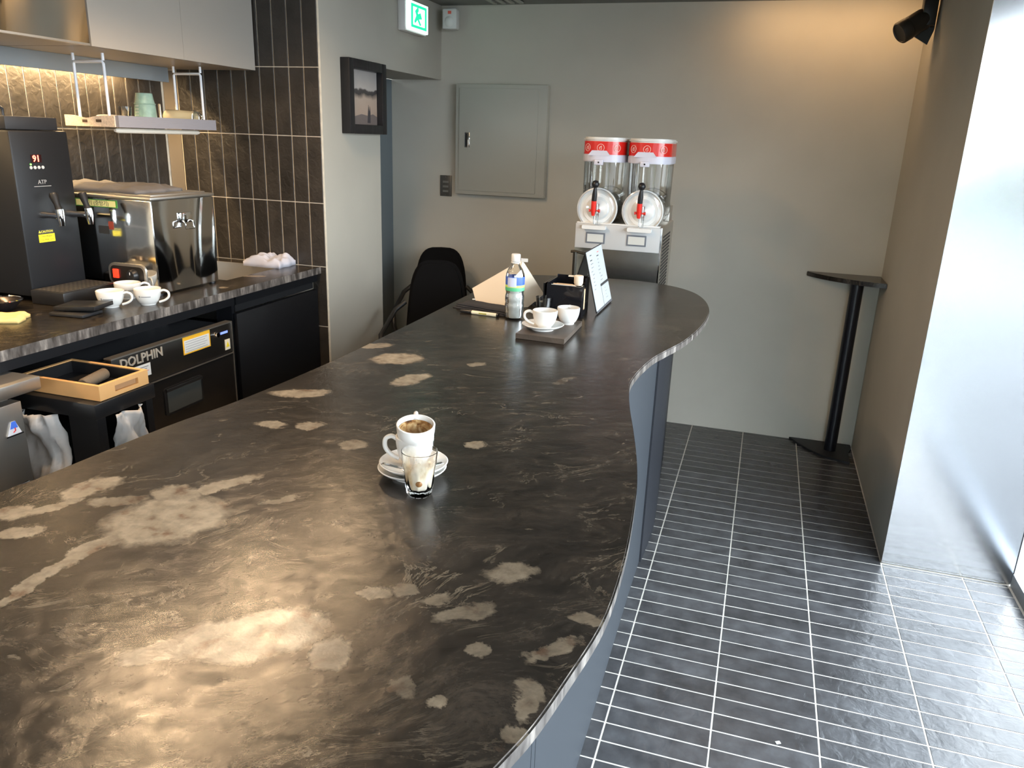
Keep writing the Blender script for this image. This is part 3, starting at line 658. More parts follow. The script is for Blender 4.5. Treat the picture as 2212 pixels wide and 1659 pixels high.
# ------------------------------------------------------------------ on the back worktop (z 1.035)
WZ = 1.0355
t = thing('water_boiler', 'tall black hot water boiler with red digits, taps and drip tray', 'water boiler', (-2.61, 2.20, WZ))
body_m = mat('charcoal_boiler_enamel', (.010, .011, .013), .42, spec=.35)
box('body', -.17, .175, -.12, .12, .02, .585, body_m, t, bev=.008)
box('lid', -.165, .150, -.105, .105, .586, .63, mat('charcoal_lid', (.018, .019, .022), .5), t, bev=.004)
tube('lid_handle', [(0, -.085, .63), (0, -.085, .655), (0, -.07, .667), (0, .0, .667), (0, .02, .655), (0, .02, .63)], .006, darkgrey_paint, t)
tray = box('drip_tray', .178, .325, -.13, .115, .0, .048, blackplas, t, bev=.003)
box('tray_grille', .186, .317, -.122, .108, .048, .0495, mat('grille_grey', (.07, .065, .06), .4, .5), t)
bm = bmesh.new()
for i in range(6):
    for j in range(12): b_box(bm, .196+.02*i, .206+.02*i, -.115+.019*j, -.108+.019*j, .0496, .0502)
tag(finish(bm, 'grille_hole', mat('hole_glint', (.30, .26, .20), .3, .8), t), kind='stuff')
disp = box('display', .1755, .1762, -.048, -.005, .478, .505, mat('display_dark', (.02, .005, .005), .2), t)
text('digits', '91', .030, mat('red_led', (1, .1, .08), .4, emit=(1, .08, .05), es=6), disp, at(.1768, -.027, .491, FX), .0003, bold=.0006)
for k in range(4): lathe('button', [(0, .002), (.005, .002), (.006, 0)], mat('button_grey', (.5, .5, .5), .4) if k == 0 else bpy.data.materials['button_grey'], t, mtx=at(.1755, -.052+.016*k, .462, FX), seg=12)
lathe('indicator', [(0, .002), (.003, .002), (.003, 0)], mat('green_led', (.1, .8, .1), .4, emit=(.2, 1, .1), es=2), t, mtx=at(.1755, -.052, .473, FX), seg=10)
text('logo', 'ATP', .020, mat('logo_grey', (.35, .35, .35), .4), t, at(.1757, -.015, .412, FX), .0003)
box('logo_line', .1755, .1758, -.05, .02, .397, .399, bpy.data.materials['logo_grey'], t)
cl = box('caution_label', .1755, .1762, -.062, .005, .205, .233, mat('yellow_label', (.90, .72, .02), .5), t)
box('label_head', .1755, .1763, -.062, .000, .234, .249, blackplas, cl)
text('label_title', '▲CAUTION', .011, mat('yellow_ink', (.95, .8, .05), .5), cl, at(.1764, -.031, .2415, FX), .0002)
text('label_text', 'Hot Water', .0095, ink, cl, at(.1763, -.028, .2255, FX), .0002); text('label_text', 'Use With Care', .0085, ink, cl, at(.1763, -.028, .2135, FX), .0002)
def tap(y, zz=.30):
    tp = tube('tap', [(.175, y, zz), (.205, y, zz), (.235, y, zz), (.262, y, zz-.004)], [.013, .010, .011, .012], chrome, t, seg=14)
    tube('nozzle', [(.252, y, zz+.024), (.254, y, zz-.012), (.255, y, zz-.034)], [.014, .013, .009], chrome, tp, seg=14)
    tube('lever', [(.250, y, zz+.022), (.244, y, zz+.040), (.234, y, zz+.070), (.232, y, zz+.078)], [.012, .010, .015, .013], blackplas, tp, seg=10)
tap(-.03); tap(.095, .295)
lathe('valve', [(0, .014), (.010, .014), (.012, 0)], chrome, t, mtx=at(.176, .03, .30, FX), seg=16)

t = thing('bain_marie', 'polished stainless steel box warmer with a dial panel, between boiler and sink', 'food warmer', (-2.42, 2.531, WZ))
bx = mat('mirror_steel_box', (.66, .66, .64), .10, 1, bump=(2.6, .55, (1, .8, .6)))
box('body', -.30, .285, -.172, .172, .008, .352, bx, t, bev=.003)
box('lid', -.30, .292, -.178, .178, .353, .365, steel, t, bev=.004)
box('side_plate', .2845, .2865, -.168, .168, .010, .350, bowed, t)
box('lid_rim', -.27, .27, -.15, .15, .365, .372, steel, t, bev=.003)
for x in (-.28, .27):
    for y in (-.15, .15): lathe('foot', [(0, 0), (.012, 0), (.012, .008), (0, .008)], blackplas, t, loc=(x, y, 0), seg=12)
hd_ = box('side_handle', .286, .292, -.025, .035, .262, .300, chrome, t, bev=.002)
tube('handle_loop', [(.292, -.018, .270), (.302, -.018, .262), (.304, -.016, .240), (.304, .028, .240), (.302, .030, .262), (.292, .030, .270)], .0035, chrome, hd_)
cp = prism('control_panel', rrect(.175, .085, .028), 0, .006, steel, t, mtx=at(.15, -.172, .072, FY), bev=.001)
prism('panel_recess', rrect(.155, .066, .02), .0061, .0066, mat('panel_dark', (.05, .045, .04), .3, .7), cp, mtx=at(.15, -.172, .072, FY))
box('power_switch', .088, .113, -.185, -.179, .058, .092, mat('red_switch', (.8, .02, .01), .3, emit=(1, .03, .01), es=1.4), cp, bev=.002)
lathe('dial', [(0, .016), (.018, .016), (.021, .012), (.026, .002), (.026, 0)], blackplas, cp, mtx=at(.178, -.179, .072, FY), seg=28)
box('dial_mark', .177, .179, -.1965, -.195, .076, .086, white_pl, cp)
gt = box('green_tape', -.06, .135, -.1735, -.172, .318, .346, mat('green_tape', (.05, .22, .04), .5), t)
box('tape_paper', -.055, .128, -.1742, -.1735, .321, .343, mat('yellow_paper', (.62, .60, .26), .6), gt)
text('tape_text', '메기 (중탕기)', .021, ink, gt, at(.04, -.1743, .3315, FY), .0002)
prism('dark_sticker', rrect(.05, .03, .004), 0, .0006, ink, t, mtx=at(.06, -.172, .235, FY)); prism('red_sticker', rrect(.024, .03, .004), 0, .0006, mat('faded_red', (.28, .05, .03), .5), t, mtx=at(.095, -.172, .253, FY))
tag(cloth('grey_towel', .50, .24, .030, mat('grey_towel_cotton', (.10, .095, .095), .95), seed=12, amp=.9, nx=44, ny=24, loc=(-2.46, 2.50, WZ+.372)), 'dark grey towel spread on top of the steel box warmer', 'towel')

tag(cloth('crumpled_rag', .19, .15, .060, mat('pale_blue_rag', (.50, .50, .56), .95), seed=21, amp=.9, nx=36, ny=30, loc=(-2.215, 3.185, WZ)), 'crumpled pale blue grey rag beside the sink at the pier', 'cloth')

def cup_profile(r, h, foot=.55, thick=.0028):
    o = [(0, .0), (r*foot, 0), (r*foot*1.02, .004)]
    for i in range(1, 11):
        a = i/10; o.append((r*foot+(r-r*foot)*math.sin(a*PI/2)**.75, .004+(h-.004)*a**1.15))
    i_ = [(x-thick, z+(0 if q else .001)) for q, (x, z) in enumerate(o[3:][::-1])]
    return o+[(r-.001, h+.001)]+[(max(x, .002), z) for x, z in i_ if z > .007]+[(r*foot*.9, .007), (0, .006)]
def make_cup(name, label, r, h, loc, rz, group=None, inside=None, logo=True, cat='cup'):
    t = thing(name, label, cat, loc, rz, group)
    lathe('bowl', cup_profile(r, h), white_cer, t, seg=40)
    K = [(r*.70, h*.78), (r*.90, h*.82), (r*1.25, h*.92), (r*1.58, h*.80), (r*1.60, h*.52), (r*1.30, h*.30), (r*.85, h*.17), (r*.55, h*.12)]; hp = []
    for i in range(1, len(K)-2):
        for j in range(6):
            q = j/6; hp.append(tuple(.5*((2*K[i][a])+(-K[i-1][a]+K[i+1][a])*q+(2*K[i-1][a]-5*K[i][a]+4*K[i+1][a]-K[i+2][a])*q*q+(-K[i-1][a]+3*K[i][a]-3*K[i+1][a]+K[i+2][a])*q**3) for a in (0, 1)))
    hp.append(K[-2]); tube('handle', [(x, 0, z) for x, z in hp], .0042, white_cer, t, seg=12)
    if logo:
        bm = bmesh.new()                              # small printed mark: a dot and a bar, following the wall
        def wall(z): return r*.55+(r-r*.55)*math.sin(((z-.004)/(h-.004))**(1/1.15)*PI/2)**.75+.0005
        def patch(a0, a1, z0, z1):
            vs = [bm.verts.new((wall(z)*math.cos(a), wall(z)*math.sin(a), z)) for a, z in ((a0, z0), (a1, z0), (a1, z1), (a0, z1))]; bm.faces.new(vs)
        for k in range(7): patch(-1.75+.11*k, -1.75+.11*(k+1), h*.56, h*.615)
        patch(-1.93, -1.80, h*.54, h*.65)
        finish(bm, 'printed_mark', inkg, t)
    return t
c0 = make_cup('coffee_cup', 'white coffee cup with printed mark next to the black boards on the back worktop', .046, .058, (-2.155, 2.145, WZ), .35, 'white cups on the back worktop')
dup(c0, (-2.075, 2.235, WZ), .35, 'white coffee cup with printed mark, rightmost of the three by the steel warmer')
dup(c0, (-2.215, 2.29, WZ), .9, 'white coffee cup half hidden behind the two front cups on the back worktop')
t = thing('black_board', 'upper dark flat board leaning on another beside the drip tray', 'board', (-2.165, 2.04, WZ+.010), .12)
box('board', -.075, .07, -.055, .055, .0, .014, blackplas, t, bev=.001, loc=(0, 0, .006), rot=(0, -.05, .1))
t = thing('flat_black_scale', 'flat black kitchen scale under the dark board by the drip tray', 'scale', (-2.16, 2.0, WZ), .1)
box('base', -.07, .06, -.045, .05, .001, .011, mat('scale_black', (.02, .02, .022), .3), t, bev=.002)
t = thing('dark_bowl', 'dark bowl with a bright steel rim at the left end of the worktop', 'bowl', (-2.44, 1.955, WZ))
lathe('bowl', [(0, 0), (.04, 0), (.066, .028), (.068, .032), (.063, .031), (.038, .005), (0, .005)], mat('dark_steel_bowl', (.06, .05, .05), .2, .8), t)
lathe('rim', [(.0655, .0315), (.0695, .033), (.0655, .0355), (.0635, .033), (.0655, .0315)], chrome, t)
tag(cloth('yellow_cloth', .17, .10, .026, mat('yellow_microfibre', (.72, .52, .20), .95), seed=31, amp=.8, loc=(-2.315, 1.83, WZ), rz=.5), 'small yellow cloth at the left end of the back worktop', 'cloth')

# ------------------------------------------------------------------ on the walls
t = thing('picture_frame', 'small black framed sepia photograph of water and boats on the side wall', 'picture', (-1.957, 3.635, 1.815))
fm = mat('black_stained_wood', (.012, .012, .014), .4, bump=(40, .15, (1, 1, .1)))
def frame_bar(y0, y1, z0, z1): return (0.0, .045, y0, y1, z0, z1)
box('frame_side', 0, .048, -.19, -.145, -.168, .168, fm, t, bev=.003); box('frame_side', 0, .048, .145, .19, -.168, .168, fm, t, bev=.003)
box('frame_rail', 0, .048, -.145, .145, .125, .168, fm, t, bev=.003); box('frame_rail', 0, .048, -.145, .145, -.168, -.125, fm, t, bev=.003)
m, n, b = nodes('sepia_photograph'); L = n.links.new
tc = n.nodes.new('ShaderNodeTexCoord'); sp = n.nodes.new('ShaderNodeSeparateXYZ'); L(tc.outputs['Object'], sp.inputs[0])
no = n.nodes.new('ShaderNodeTexNoise'); no.inputs['Scale'].default_value = 14; no.inputs['Detail'].default_value = 6; L(tc.outputs['Object'], no.inputs[0])
ma = n.nodes.new('ShaderNodeMath'); ma.operation = 'MULTIPLY_ADD'; ma.inputs[1].default_value = .05; L(no.outputs[0], ma.inputs[0]); L(sp.outputs['Z'], ma.inputs[2])
mr = n.nodes.new('ShaderNodeMapRange'); mr.inputs[1].default_value = -.105; mr.inputs[2].default_value = .15; L(ma.outputs[0], mr.inputs[0])
cr = n.nodes.new('ShaderNodeValToRGB'); e = cr.color_ramp.elements
for _ in range(6): e.new(.5)
for q, (p, c) in zip(e, [(0, (.05, .04, .035)), (.12, (.10, .07, .06)), (.16, (.42, .31, .24)), (.50, (.45, .35, .28)), (.60, (.05, .045, .045)), (.66, (.07, .06, .06)), (.69, (.45, .41, .38)), (1, (.30, .28, .27))]): q.position = p; q.color = (*c, 1)
L(mr.outputs[0], cr.inputs[0]); L(cr.outputs[0], b.inputs['Base Color']); b.inputs['Roughness'].default_value = .25
pr = box('print', .010, .014, -.145, .145, -.125, .125, m, t)
prism('boat_shape', [(-.02, -.03), (.012, -.03), (.014, .02), (.008, .05), (.002, .02), (-.006, .055), (-.012, .02)], 0, .0008, mat('photo_dark', (.05, .045, .05), .4), pr, mtx=at(.0141, .06, -.085, FX))
prism('rock_shape', [(-.144, -.124), (.144, -.124), (.144, -.085), (.10, -.072), (.05, -.082), (-.02, -.075), (-.1, -.09), (-.144, -.095)], 0, .0006, mat('photo_mid', (.16, .13, .12), .4), pr, mtx=at(.0141, 0, 0, FX))

def bev_box(*a, **k): return box(*a, **k)
t = thing('exit_sign', 'lit green and white emergency exit sign high on the side wall', 'exit sign', (-1.957, 4.185, 2.245))
box('housing', 0, .045, -.13, .145, -.072, .085, white_pl, t, bev=.008)
face = box('light_panel', .0455, .060, -.118, .133, -.064, .078, mat('sign_white', (.8, .9, .85), .4, emit=(.75, 1, .92), es=1.5), t, bev=.003)
gm = mat('sign_green', (.02, .55, .22), .4, emit=(.01, .75, .28), es=.9)
for q in ((-.09, .11, .052, .066), (-.09, .11, -.050, -.036), (-.09, -.066, -.036, .052), (.086, .11, -.036, .052)): box('green_border', .0602, .0612, *q[:2], q[2], q[3], gm, face)
prism('running_figure', [(-.05, .03), (-.03, .045), (-.01, .02), (.02, .03), (.04, .0), (.0, -.005), (.03, -.03), (.01, -.036), (-.02, -.01), (-.05, -.03), (-.06, -.02), (-.035, .01)], 0, .001, gm, face, mtx=at(.0602, .01, .002, FX))
lathe('figure_head', [(0, .001), (.012, .001), (.012, 0)], gm, face, mtx=at(.0602, -.005, .042, FX), seg=14)

t = thing('motion_sensor', 'small white wall motion sensor in the upper corner beside the exit sign', 'sensor', (-1.872, 4.63, 2.30), .12)
box('mount', -.03, .02, -.03, .018, .035, .062, white_pl, t, bev=.004)
box('housing', -.042, .044, -.10, -.03, -.062, .048, white_pl, t, bev=.010)
lathe('lens', [(0, .012), (.014, .010), (.026, .004), (.030, 0)], mat('lens_white', (.72, .72, .70), .5), t, mtx=at(0, -.099, -.022, FY), seg=24)
box('red_mark', -.008, .012, -.1012, -.1, .018, .034, mat('red_print', (.75, .12, .08), .5), t)

t = thing('electrical_panel', 'grey painted electrical cabinet with chrome latch on the back wall', 'cabinet', (-1.562, 4.65, 1.632))
pg = mat('grey_panel_paint', (.44, .44, .385), .5)
box('housing', -.278, .292, -.055, 0, -.318, .318, pg, t, bev=.006)
box('door', -.252, .238, -.062, -.0555, -.294, .294, pg, t, bev=.002)
hn = box('latch', -.212, -.180, -.068, -.062, -.042, .044, chrome, t, bev=.002); box('latch_slot', -.207, -.197, -.0685, -.068, -.034, .036, blackplas, hn)
t = thing('switch_plate', 'dark metal light switch plate with three switches left of the electrical cabinet', 'switch', (-1.918, 4.65, 1.355))
box('plate', -.038, .038, -.010, 0, -.063, .063, mat('bronze_plate', (.13, .125, .11), .35, .5), t, bev=.002)
for k in range(3): box('rocker', -.018, .018, -.014, -.010, .018-.028*k, .030-.028*k, mat('rocker_metal', (.40, .39, .36), .3, .7) if k == 0 else bpy.data.materials['rocker_metal'], t)
for z in (-.054, .054): lathe('screw', [(0, .002), (.003, .002), (.003, 0)], chrome, t, mtx=at(0, -.010, z, FY), seg=8)

t = thing('ceiling_vent', 'pale slotted air vent in the ceiling by the back wall', 'vent', (-1.51, 4.25, H-.001))
vm = mat('vent_white', (.42, .43, .38), .6)
box('backing', -.09, .09, -.38, .30, -.004, .0, blackplas, t)
for k in range(4): box('slat', -.09+.052*k, -.068+.052*k, -.38, .30, -.012, -.004, vm, t)
for (x, y), lb_ in zip(BARSPOTS, ('second round warm ceiling downlight from the far end of the row, nearer the steel cupboard', 'round warm ceiling downlight beside the grey wall cupboard', 'farthest round warm ceiling downlight, nearest the tiled pier', 'added unseen round warm ceiling downlight level with the near end of the bar', 'added unseen round warm ceiling downlight right behind the camera')):
    t = thing('downlight', lb_, 'lamp', (x, y, H), group='downlights in a row over the bar')
    lathe('trim_ring', [(.045, -.008), (.055, -.006), (.056, 0), (.045, 0), (.045, -.008)], white_pl, t, seg=24)
    lathe('lens', [(0, -.003), (.044, -.003)], mat('warm_lens', (1, .8, .5), .4, emit=(1, .66, .34), es=30) if 'warm_lens' not in bpy.data.materials else bpy.data.materials['warm_lens'], t, seg=20)

t = thing('corner_spotlight', 'dark cylindrical spotlight on a bracket high in the niche corner', 'spotlight', (.58, 4.32, 2.24))
dk = mat('bronze_black', (.028, .022, .017), .5)
q = Vector((-.80, -.35, -.55)).to_track_quat('Z', 'Y').to_matrix().to_4x4()
lathe('barrel', [(0, -.03), (.045, -.03), (.048, -.02), (.048, .055), (.044, .058)], dk, t, mtx=Matrix.Translation((-.01, 0, -.01)) @ q, seg=28)
lathe('hood', [(.044, .058), (.050, .060), (.050, .098), (.044, .104), (.040, .098), (0, .092)], dk, t, mtx=Matrix.Translation((-.01, 0, -.01)) @ q, seg=28)
box('bracket', -.005, .055, -.035, .035, -.03, .10, blackplas, t, bev=.004)
box('track_plate', -.09, .068, -.06, .06, .10, .139, blackplas, t, rot=(0, 0, 0))
prism('yoke', [(-.05, -.05), (.01, -.085), (.03, -.02), (.03, .08), (-.02, .08)], -.004, .004, blackplas, t, mtx=at(.035, .04, -.02, FY))

# ------------------------------------------------------------------ standing table in the niche
t = thing('niche_table', 'tall narrow standing table with quarter-round stone top in the niche corner', 'table', (.50, 4.5, 0))
zt = 1.0
top = [(.147, .148)]+[(-.235, .148), (-.235, .13)]
n_ = 10
top += [(-.235+.382*i/n_, .13-.235*math.sin(i/n_*PI/2)**.8) for i in range(1, n_+1)]
prism('table_top', top, zt-.024, zt, stone_b, t, bev=.002)
tube('pole', [(.02, .02, .012), (.02, .02, zt-.024)], .033, mat('black_pole', (.006, .007, .012), .35), t, seg=20)
basep = [(.140, .146), (-.200, .146), (-.16, .07), (-.10, -.02), (-.02, -.10), (.10, -.145), (.115, -.145), (.115, .0), (.14, .1)]
prism('base_plate', basep, .0, .012, black_m, t, bev=.002)

# ------------------------------------------------------------------ frozen drink machine
t = thing('drink_machine', 'twin-bowl frozen drink machine with red lid bands behind the bar end', 'drink machine', (-.635, 3.62, .90))
box('body', -.200, .200, .004, .44, .0, .385, steel, t, bev=.004)
box('front_plate', -.200, .200, -.004, .004, .0, .272, mat('dull_steel_plate', (.60, .60, .56), .22, 1, bump=(3, .12)), t)
box('grey_fascia', -.200, .196, -.012, -.0042, .272, .385, mat('pale_grey_fascia', (.46, .47, .47), .45), t, bev=.003)
box('side_trim', .197, .203, -.010, .004, .0, .385, chrome, t)
bm = bmesh.new()
for i in range(9):
    for j in range(20): b_box(bm, .2005, .2025, .06+.030*i, .078+.030*i, .02+.0165*j, .028+.0165*j)
tag(finish(bm, 'vent_slots', blackplas, t), kind='stuff')
clear = mat_pane('clear_polycarbonate', (.93, .94, .93), .07)
frost = mat('frosted_white_drum', (.74, .75, .73), .35)
lid_m = mat('opal_lid', (.66, .66, .63), .3); lil = mat('lilac_white_ring', (.58, .58, .66), .3)
band_m = mat('red_band', (.62, .018, .012), .25, coat=.5)
R90 = Matrix.Rotation(PI/2, 4, 'X')
for s, bxx in ((0, -.105), (1, .105)):
    bowl = thing('x', 'x', 'x'); bpy.data.objects.remove(bowl)
    RD = .092
    bo = lathe('front_drum', [(RD*.93, -.29), (RD, -.28), (RD, .0), (RD*.985, .006)], clear, t, mtx=Matrix.Translation((bxx, .0, .455)) @ R90 , seg=40)
    lathe('drum_face', [(0, .004), (RD*.45, .004), (RD*.60, -.006), (RD*.92, -.008), (RD*.97, .0)], mat('pearl_face', (.78, .79, .77), .12, .25, coat=.6) if s == 0 else bpy.data.materials['pearl_face'], t, mtx=Matrix.Translation((bxx, -.0, .455)) @ R90, seg=40)
    lathe('drum_rim', [(RD*.97, -.004), (RD*1.03, -.002), (RD*1.03, .006), (RD*.97, .008)], mat('rim_clear', (.55, .56, .55), .15) if s == 0 else bpy.data.materials['rim_clear'], t, mtx=Matrix.Translation((bxx, .0, .455)) @ R90, seg=40)
    lathe('freezer_drum', [(0, -.005), (RD*.74, -.005), (RD*.80, -.02), (RD*.80, -.28), (0, -.28)], frost, t, mtx=Matrix.Translation((bxx, .0, .455)) @ R90, seg=32)
    lathe('spiral_hub', [(0, .022), (.010, .020), (.024, .010), (.040, .006)], lid_m, t, mtx=Matrix.Translation((bxx+.01, .0, .455)) @ R90, seg=24)
    # upright tank, rounded square plan
    tank = [(x, y) for x, y in rrect(.182, .30, .075, 8)]
    bm = bmesh.new(); a = [bm.verts.new((x+bxx, y+.17, .46)) for x, y in tank]; c = [bm.verts.new((x*1.02+bxx, y*1.02+.17, .668)) for x, y in tank]
    for i in range(len(a)): bm.faces.new((a[i], a[(i+1) % len(a)], c[(i+1) % len(a)], c[i]))
    finish(bm, 'tank', clear, t, smooth='all')
    for xx, yy in ((-.086, .10), (.086, .10), (-.03, .02), (.04, .02)): tube('tank_rib', [(bxx+xx, yy, .50), (bxx+xx, yy, .665)], .0025, clear, t, seg=6)
    big = rrect(.196, .314, .080, 8); big2 = rrect(.199, .318, .082, 8)
    prism('lid_ring', [(x+bxx, y+.17) for x, y in big2], .662, .695, lil, t, bev=.003, smooth=40)
    bd_ = prism('red_band', [(x+bxx, y+.17) for x, y in big], .695, .752, band_m, t, smooth=40)
    prism('lid', [(x+bxx, y+.17) for x, y in big2], .752, .770, lid_m, t, bev=.006, smooth=40)
    prism('front_clip', [(-.052, 0), (.052, 0), (.034, .022), (-.034, .022)], 0, .002, lil, t, mtx=at(bxx-.01, .0115, .690, FY))
    box('clip_lock', bxx-.03, bxx+.012, .002, .012, .648, .672, lil, t, bev=.004)
    lathe('clip_screw', [(0, .002), (.004, .002), (.004, 0)], blackplas, t, mtx=at(bxx-.009, .002, .660, FY), seg=10)
    wh = mat('band_print', (.85, .62, .52), .5) if s == 0 else bpy.data.materials['band_print']
    for k, an in enumerate((-1.0, 0, 1.0)):
        if an == 0: px_, py_, rr_ = bxx-.005, .0125, 0
        else: px_, py_, rr_ = bxx+math.copysign(.068, an), .0292, math.copysign(.675, an)
        mt = Matrix.Translation((px_, py_, .724)) @ Matrix.Rotation(rr_, 4, 'Z') @ FY
        bm = bmesh.new(); b_tube(bm, [mt @ Vector((.016*math.cos(a), .016*math.sin(a), 0)) for a in [2*PI*i/20 for i in range(20)]], .0011, 5, True)
        b_tube(bm, [mt @ Vector(p) for p in ((-.003, .006, 0), (-.005, -.008, 0), (.004, -.008, 0), (.003, .006, 0))], .0012, 5); b_tube(bm, [mt @ Vector(p) for p in ((.004, .009, 0), (-.008, -.002, 0))], .0010, 5)
        finish(bm, 'cup_symbol', wh, bd_)
    # tap
    tp = tube('tap_body', [(bxx, -.02, .478), (bxx, -.022, .42), (bxx, -.024, .385)], [.012, .013, .011], clear, t, seg=12)
    lv = tube('tap_lever', [(bxx-.012, -.028, .425), (bxx-.012, -.031, .45), (bxx-.010, -.036, .492)], [.008, .012, .012], red_m, t, seg=10)
    tube('grip', [(bxx-.010, -.036, .492), (bxx-.008, -.040, .52), (bxx-.006, -.044, .552)], [.012, .012, .007], blackplas, lv, seg=12)
    lathe('knob', [(0, -.018), (.012, -.014), (.018, 0), (.012, .014), (0, .018)], blackplas, lv, loc=(bxx-.006, -.045, .566), seg=20, smooth='all')
    tube('pivot', [(bxx-.032, -.028, .447), (bxx-.026, -.028, .447), (bxx+.012, -.028, .447), (bxx+.018, -.028, .447)], [.008, .005, .005, .009], red_m, lv, seg=10)
    prism('spout_collar', rrect(.11, .018, .006), -.016, .016, white_pl, t, mtx=at(bxx-.004, -.024, .372, FY))
    lf = prism('price_frame', rrect(.090, .050, .002), 0, .003, mat('slate_frame', (.12, .135, .16), .5) if s == 0 else bpy.data.materials['slate_frame'], t, mtx=at(bxx+.002-.018*s, -.012, .322, FY))
    box('price_card', bxx-.036-.018*s, bxx+.040-.018*s, -.0162, -.0152, .304, .340, mat('card_grey', (.52, .53, .50), .5) if s == 0 else bpy.data.materials['card_grey'], lf)
box('back_column', -.19, .19, .33, .44, .385, .46, steel, t, bev=.004)
box('drip_rail', -.196, .19, -.010, .03, .385, .392, white_pl, t, bev=.002)
t = thing('tap_stub', 'small dark metal tap standing on the counter left of the drink machine', 'tap', (-.812, 3.53, .90))
tube('post', [(0, 0, 0), (0, 0, .262)], .010, mat('dark_bronze', (.05, .045, .035), .35, .7), t); tube('lever', [(-.02, 0, .262), (.0, 0, .264), (.045, 0, .256)], .006, bpy.data.materials['dark_bronze'], t)

# ------------------------------------------------------------------ office chairs behind the bar
chair_m = mat('black_mesh_fabric', (.0035, .0035, .004), .9, spec=.15); arm_m = mat('black_nylon', (.012, .012, .012), .45)
t = thing('office_chair', 'black office chair with tall backrest and loop arms, nearer the bar', 'chair', (-1.62, 3.80, 0), .25, 'office chairs behind the bar')
out = []
for i in range(36):
    a = 2*PI*i/36; c_, s_ = math.cos(a), math.sin(a); kx = math.copysign(abs(c_)**.55, c_); kz = math.copysign(abs(s_)**.55, s_)
    out.append((kx*(.158-.022*kz), .26+.26*kz))
prism('backrest', out, -.022, .022, chair_m, t, bev=.016, mtx=Matrix.Translation((0, .0, .50)) @ Matrix.Rotation(-.10, 4, 'X') @ FY)
prism('seat', rrect(.44, .42, .08), .43, .50, chair_m, t, bev=.02, mtx=Matrix.Translation((0, -.22, 0)))
for s in (-1, 1):
    tube('armrest', [(s*.16, -.03, .80), (s*.21, -.06, .76), (s*.235, -.16, .70), (s*.235, -.30, .68), (s*.225, -.34, .62), (s*.20, -.28, .50)], .013, arm_m, t)
tube('gas_column', [(0, -.2, .10), (0, -.2, .43)], .025, arm_m, t, seg=12)
for k in range(5):
    a = 2*PI*k/5; lg = tube('base_leg', [(0, -.2, .11), (.23*math.cos(a), -.2+.23*math.sin(a), .065)], [.022, .014], arm_m, t)
    lathe('castor', [(0, -.012), (.024, -.012), (.026, 0), (.024, .012), (0, .012)], arm_m, lg, mtx=Matrix.Translation((.23*math.cos(a), -.2+.23*math.sin(a), .0265)) @ Matrix.Rotation(PI/2, 4, 'Y'), seg=14)
dup(t, (-1.80, 4.28, 0), .30, 'black office chair mostly hidden behind the nearer one by the doorway')

# ------------------------------------------------------------------ on the bar: stacked cups and milk glass
C0 = Vector((-.532, 1.148, BT))
def saucer(label, z, rz, off=(0, 0)):
    t = thing('saucer', label, 'saucer', (C0.x+off[0], C0.y+off[1], C0.z+z), rz)
    lathe('plate', [(0, .002), (.030, .002), (.032, 0), (.034, .0), (.036, .005), (.050, .010), (.058, .0155), (.060, .018), (.0585, .019), (.050, .014), (.034, .009), (.022, .0075), (.021, .006), (0, .006)], white_cer, t, seg=56)
    return t
saucer('white saucer at the bottom of the stack, directly on the bar top', 0, 0, (-.001, -.001))
saucer('white saucer on top of another, carrying the two stacked espresso cups', .0095, 0, (.001, .001))
def spoon(label, loc, rz):
    t = thing('teaspoon', label, 'spoon', loc, rz)
    bm = bmesh.new(); n = 14; A = []
    for i in range(n+1):
        x = -.045+.075*i/n; wd = .0035 if i > 6 else .0035+.0085*math.sin(i/6*PI)**.7 if i else .001
        zc = .0012 if i > 6 else .0012-.003*math.sin(i/6*PI)
        A.append([bm.verts.new((x, -wd, .002)), bm.verts.new((x, 0, zc)), bm.verts.new((x, wd, .002))])
    for a, b_ in zip(A, A[1:]):
        for k in range(2): bm.faces.new((a[k], b_[k], b_[k+1], a[k+1]))
    o = finish(bm, 'spoon_body', chrome, t, smooth='all'); o.modifiers.new('s', 'SOLIDIFY').thickness = .001
    return t
spoon('steel teaspoon on the top saucer, left of the milk glass', (C0.x-.012, C0.y-.040, BT+.0285), PI-.15)
spoon('steel teaspoon on the top saucer, right of the milk glass', (C0.x+.036, C0.y-.018, BT+.0285), .95)
t = make_cup('espresso_cup', 'white espresso cup at the bottom of the cup stack, handle to the left', .0335, .055, (C0.x, C0.y+.008, BT+.0165), PI+.15, logo=False)
# tilted upper cup with dried coffee inside
t = make_cup('espresso_cup', 'white espresso cup with dried coffee inside, tilted on top of another cup', .0335, .052, (C0.x+.001, C0.y+.010, BT+.0445), 0, logo=False)
t.rotation_euler = (.17, .08, 0)
for ch in t.children: ch.rotation_euler = (0, 0, 2.0)
m, n, b = nodes('dried_coffee'); L = n.links.new
tc = n.nodes.new('ShaderNodeTexCoord'); no = n.nodes.new('ShaderNodeTexNoise'); no.inputs['Scale'].default_value = 55; no.inputs['Detail'].default_value = 8; no.inputs['Distortion'].default_value = .8
L(tc.outputs['Object'], no.inputs[0]); cr = n.nodes.new('ShaderNodeValToRGB'); e = cr.color_ramp.elements; e.new(.5); e.new(.6)
for q, (p, c) in zip(e, [(.34, (.05, .018, .005)), (.44, (.26, .12, .035)), (.56, (.50, .34, .16)), (.68, (.70, .60, .42))]): q.position = p; q.color = (*c, 1)
L(no.outputs[0], cr.inputs[0]); L(cr.outputs[0], b.inputs['Base Color']); b.inputs['Roughness'].default_value = .35; coffee = m
lathe('coffee_film', [(0, .0088), (.0150, .0092), (.0210, .0145), (.0250, .0235), (.0274, .0335), (.0290, .044)], coffee, t, seg=40)
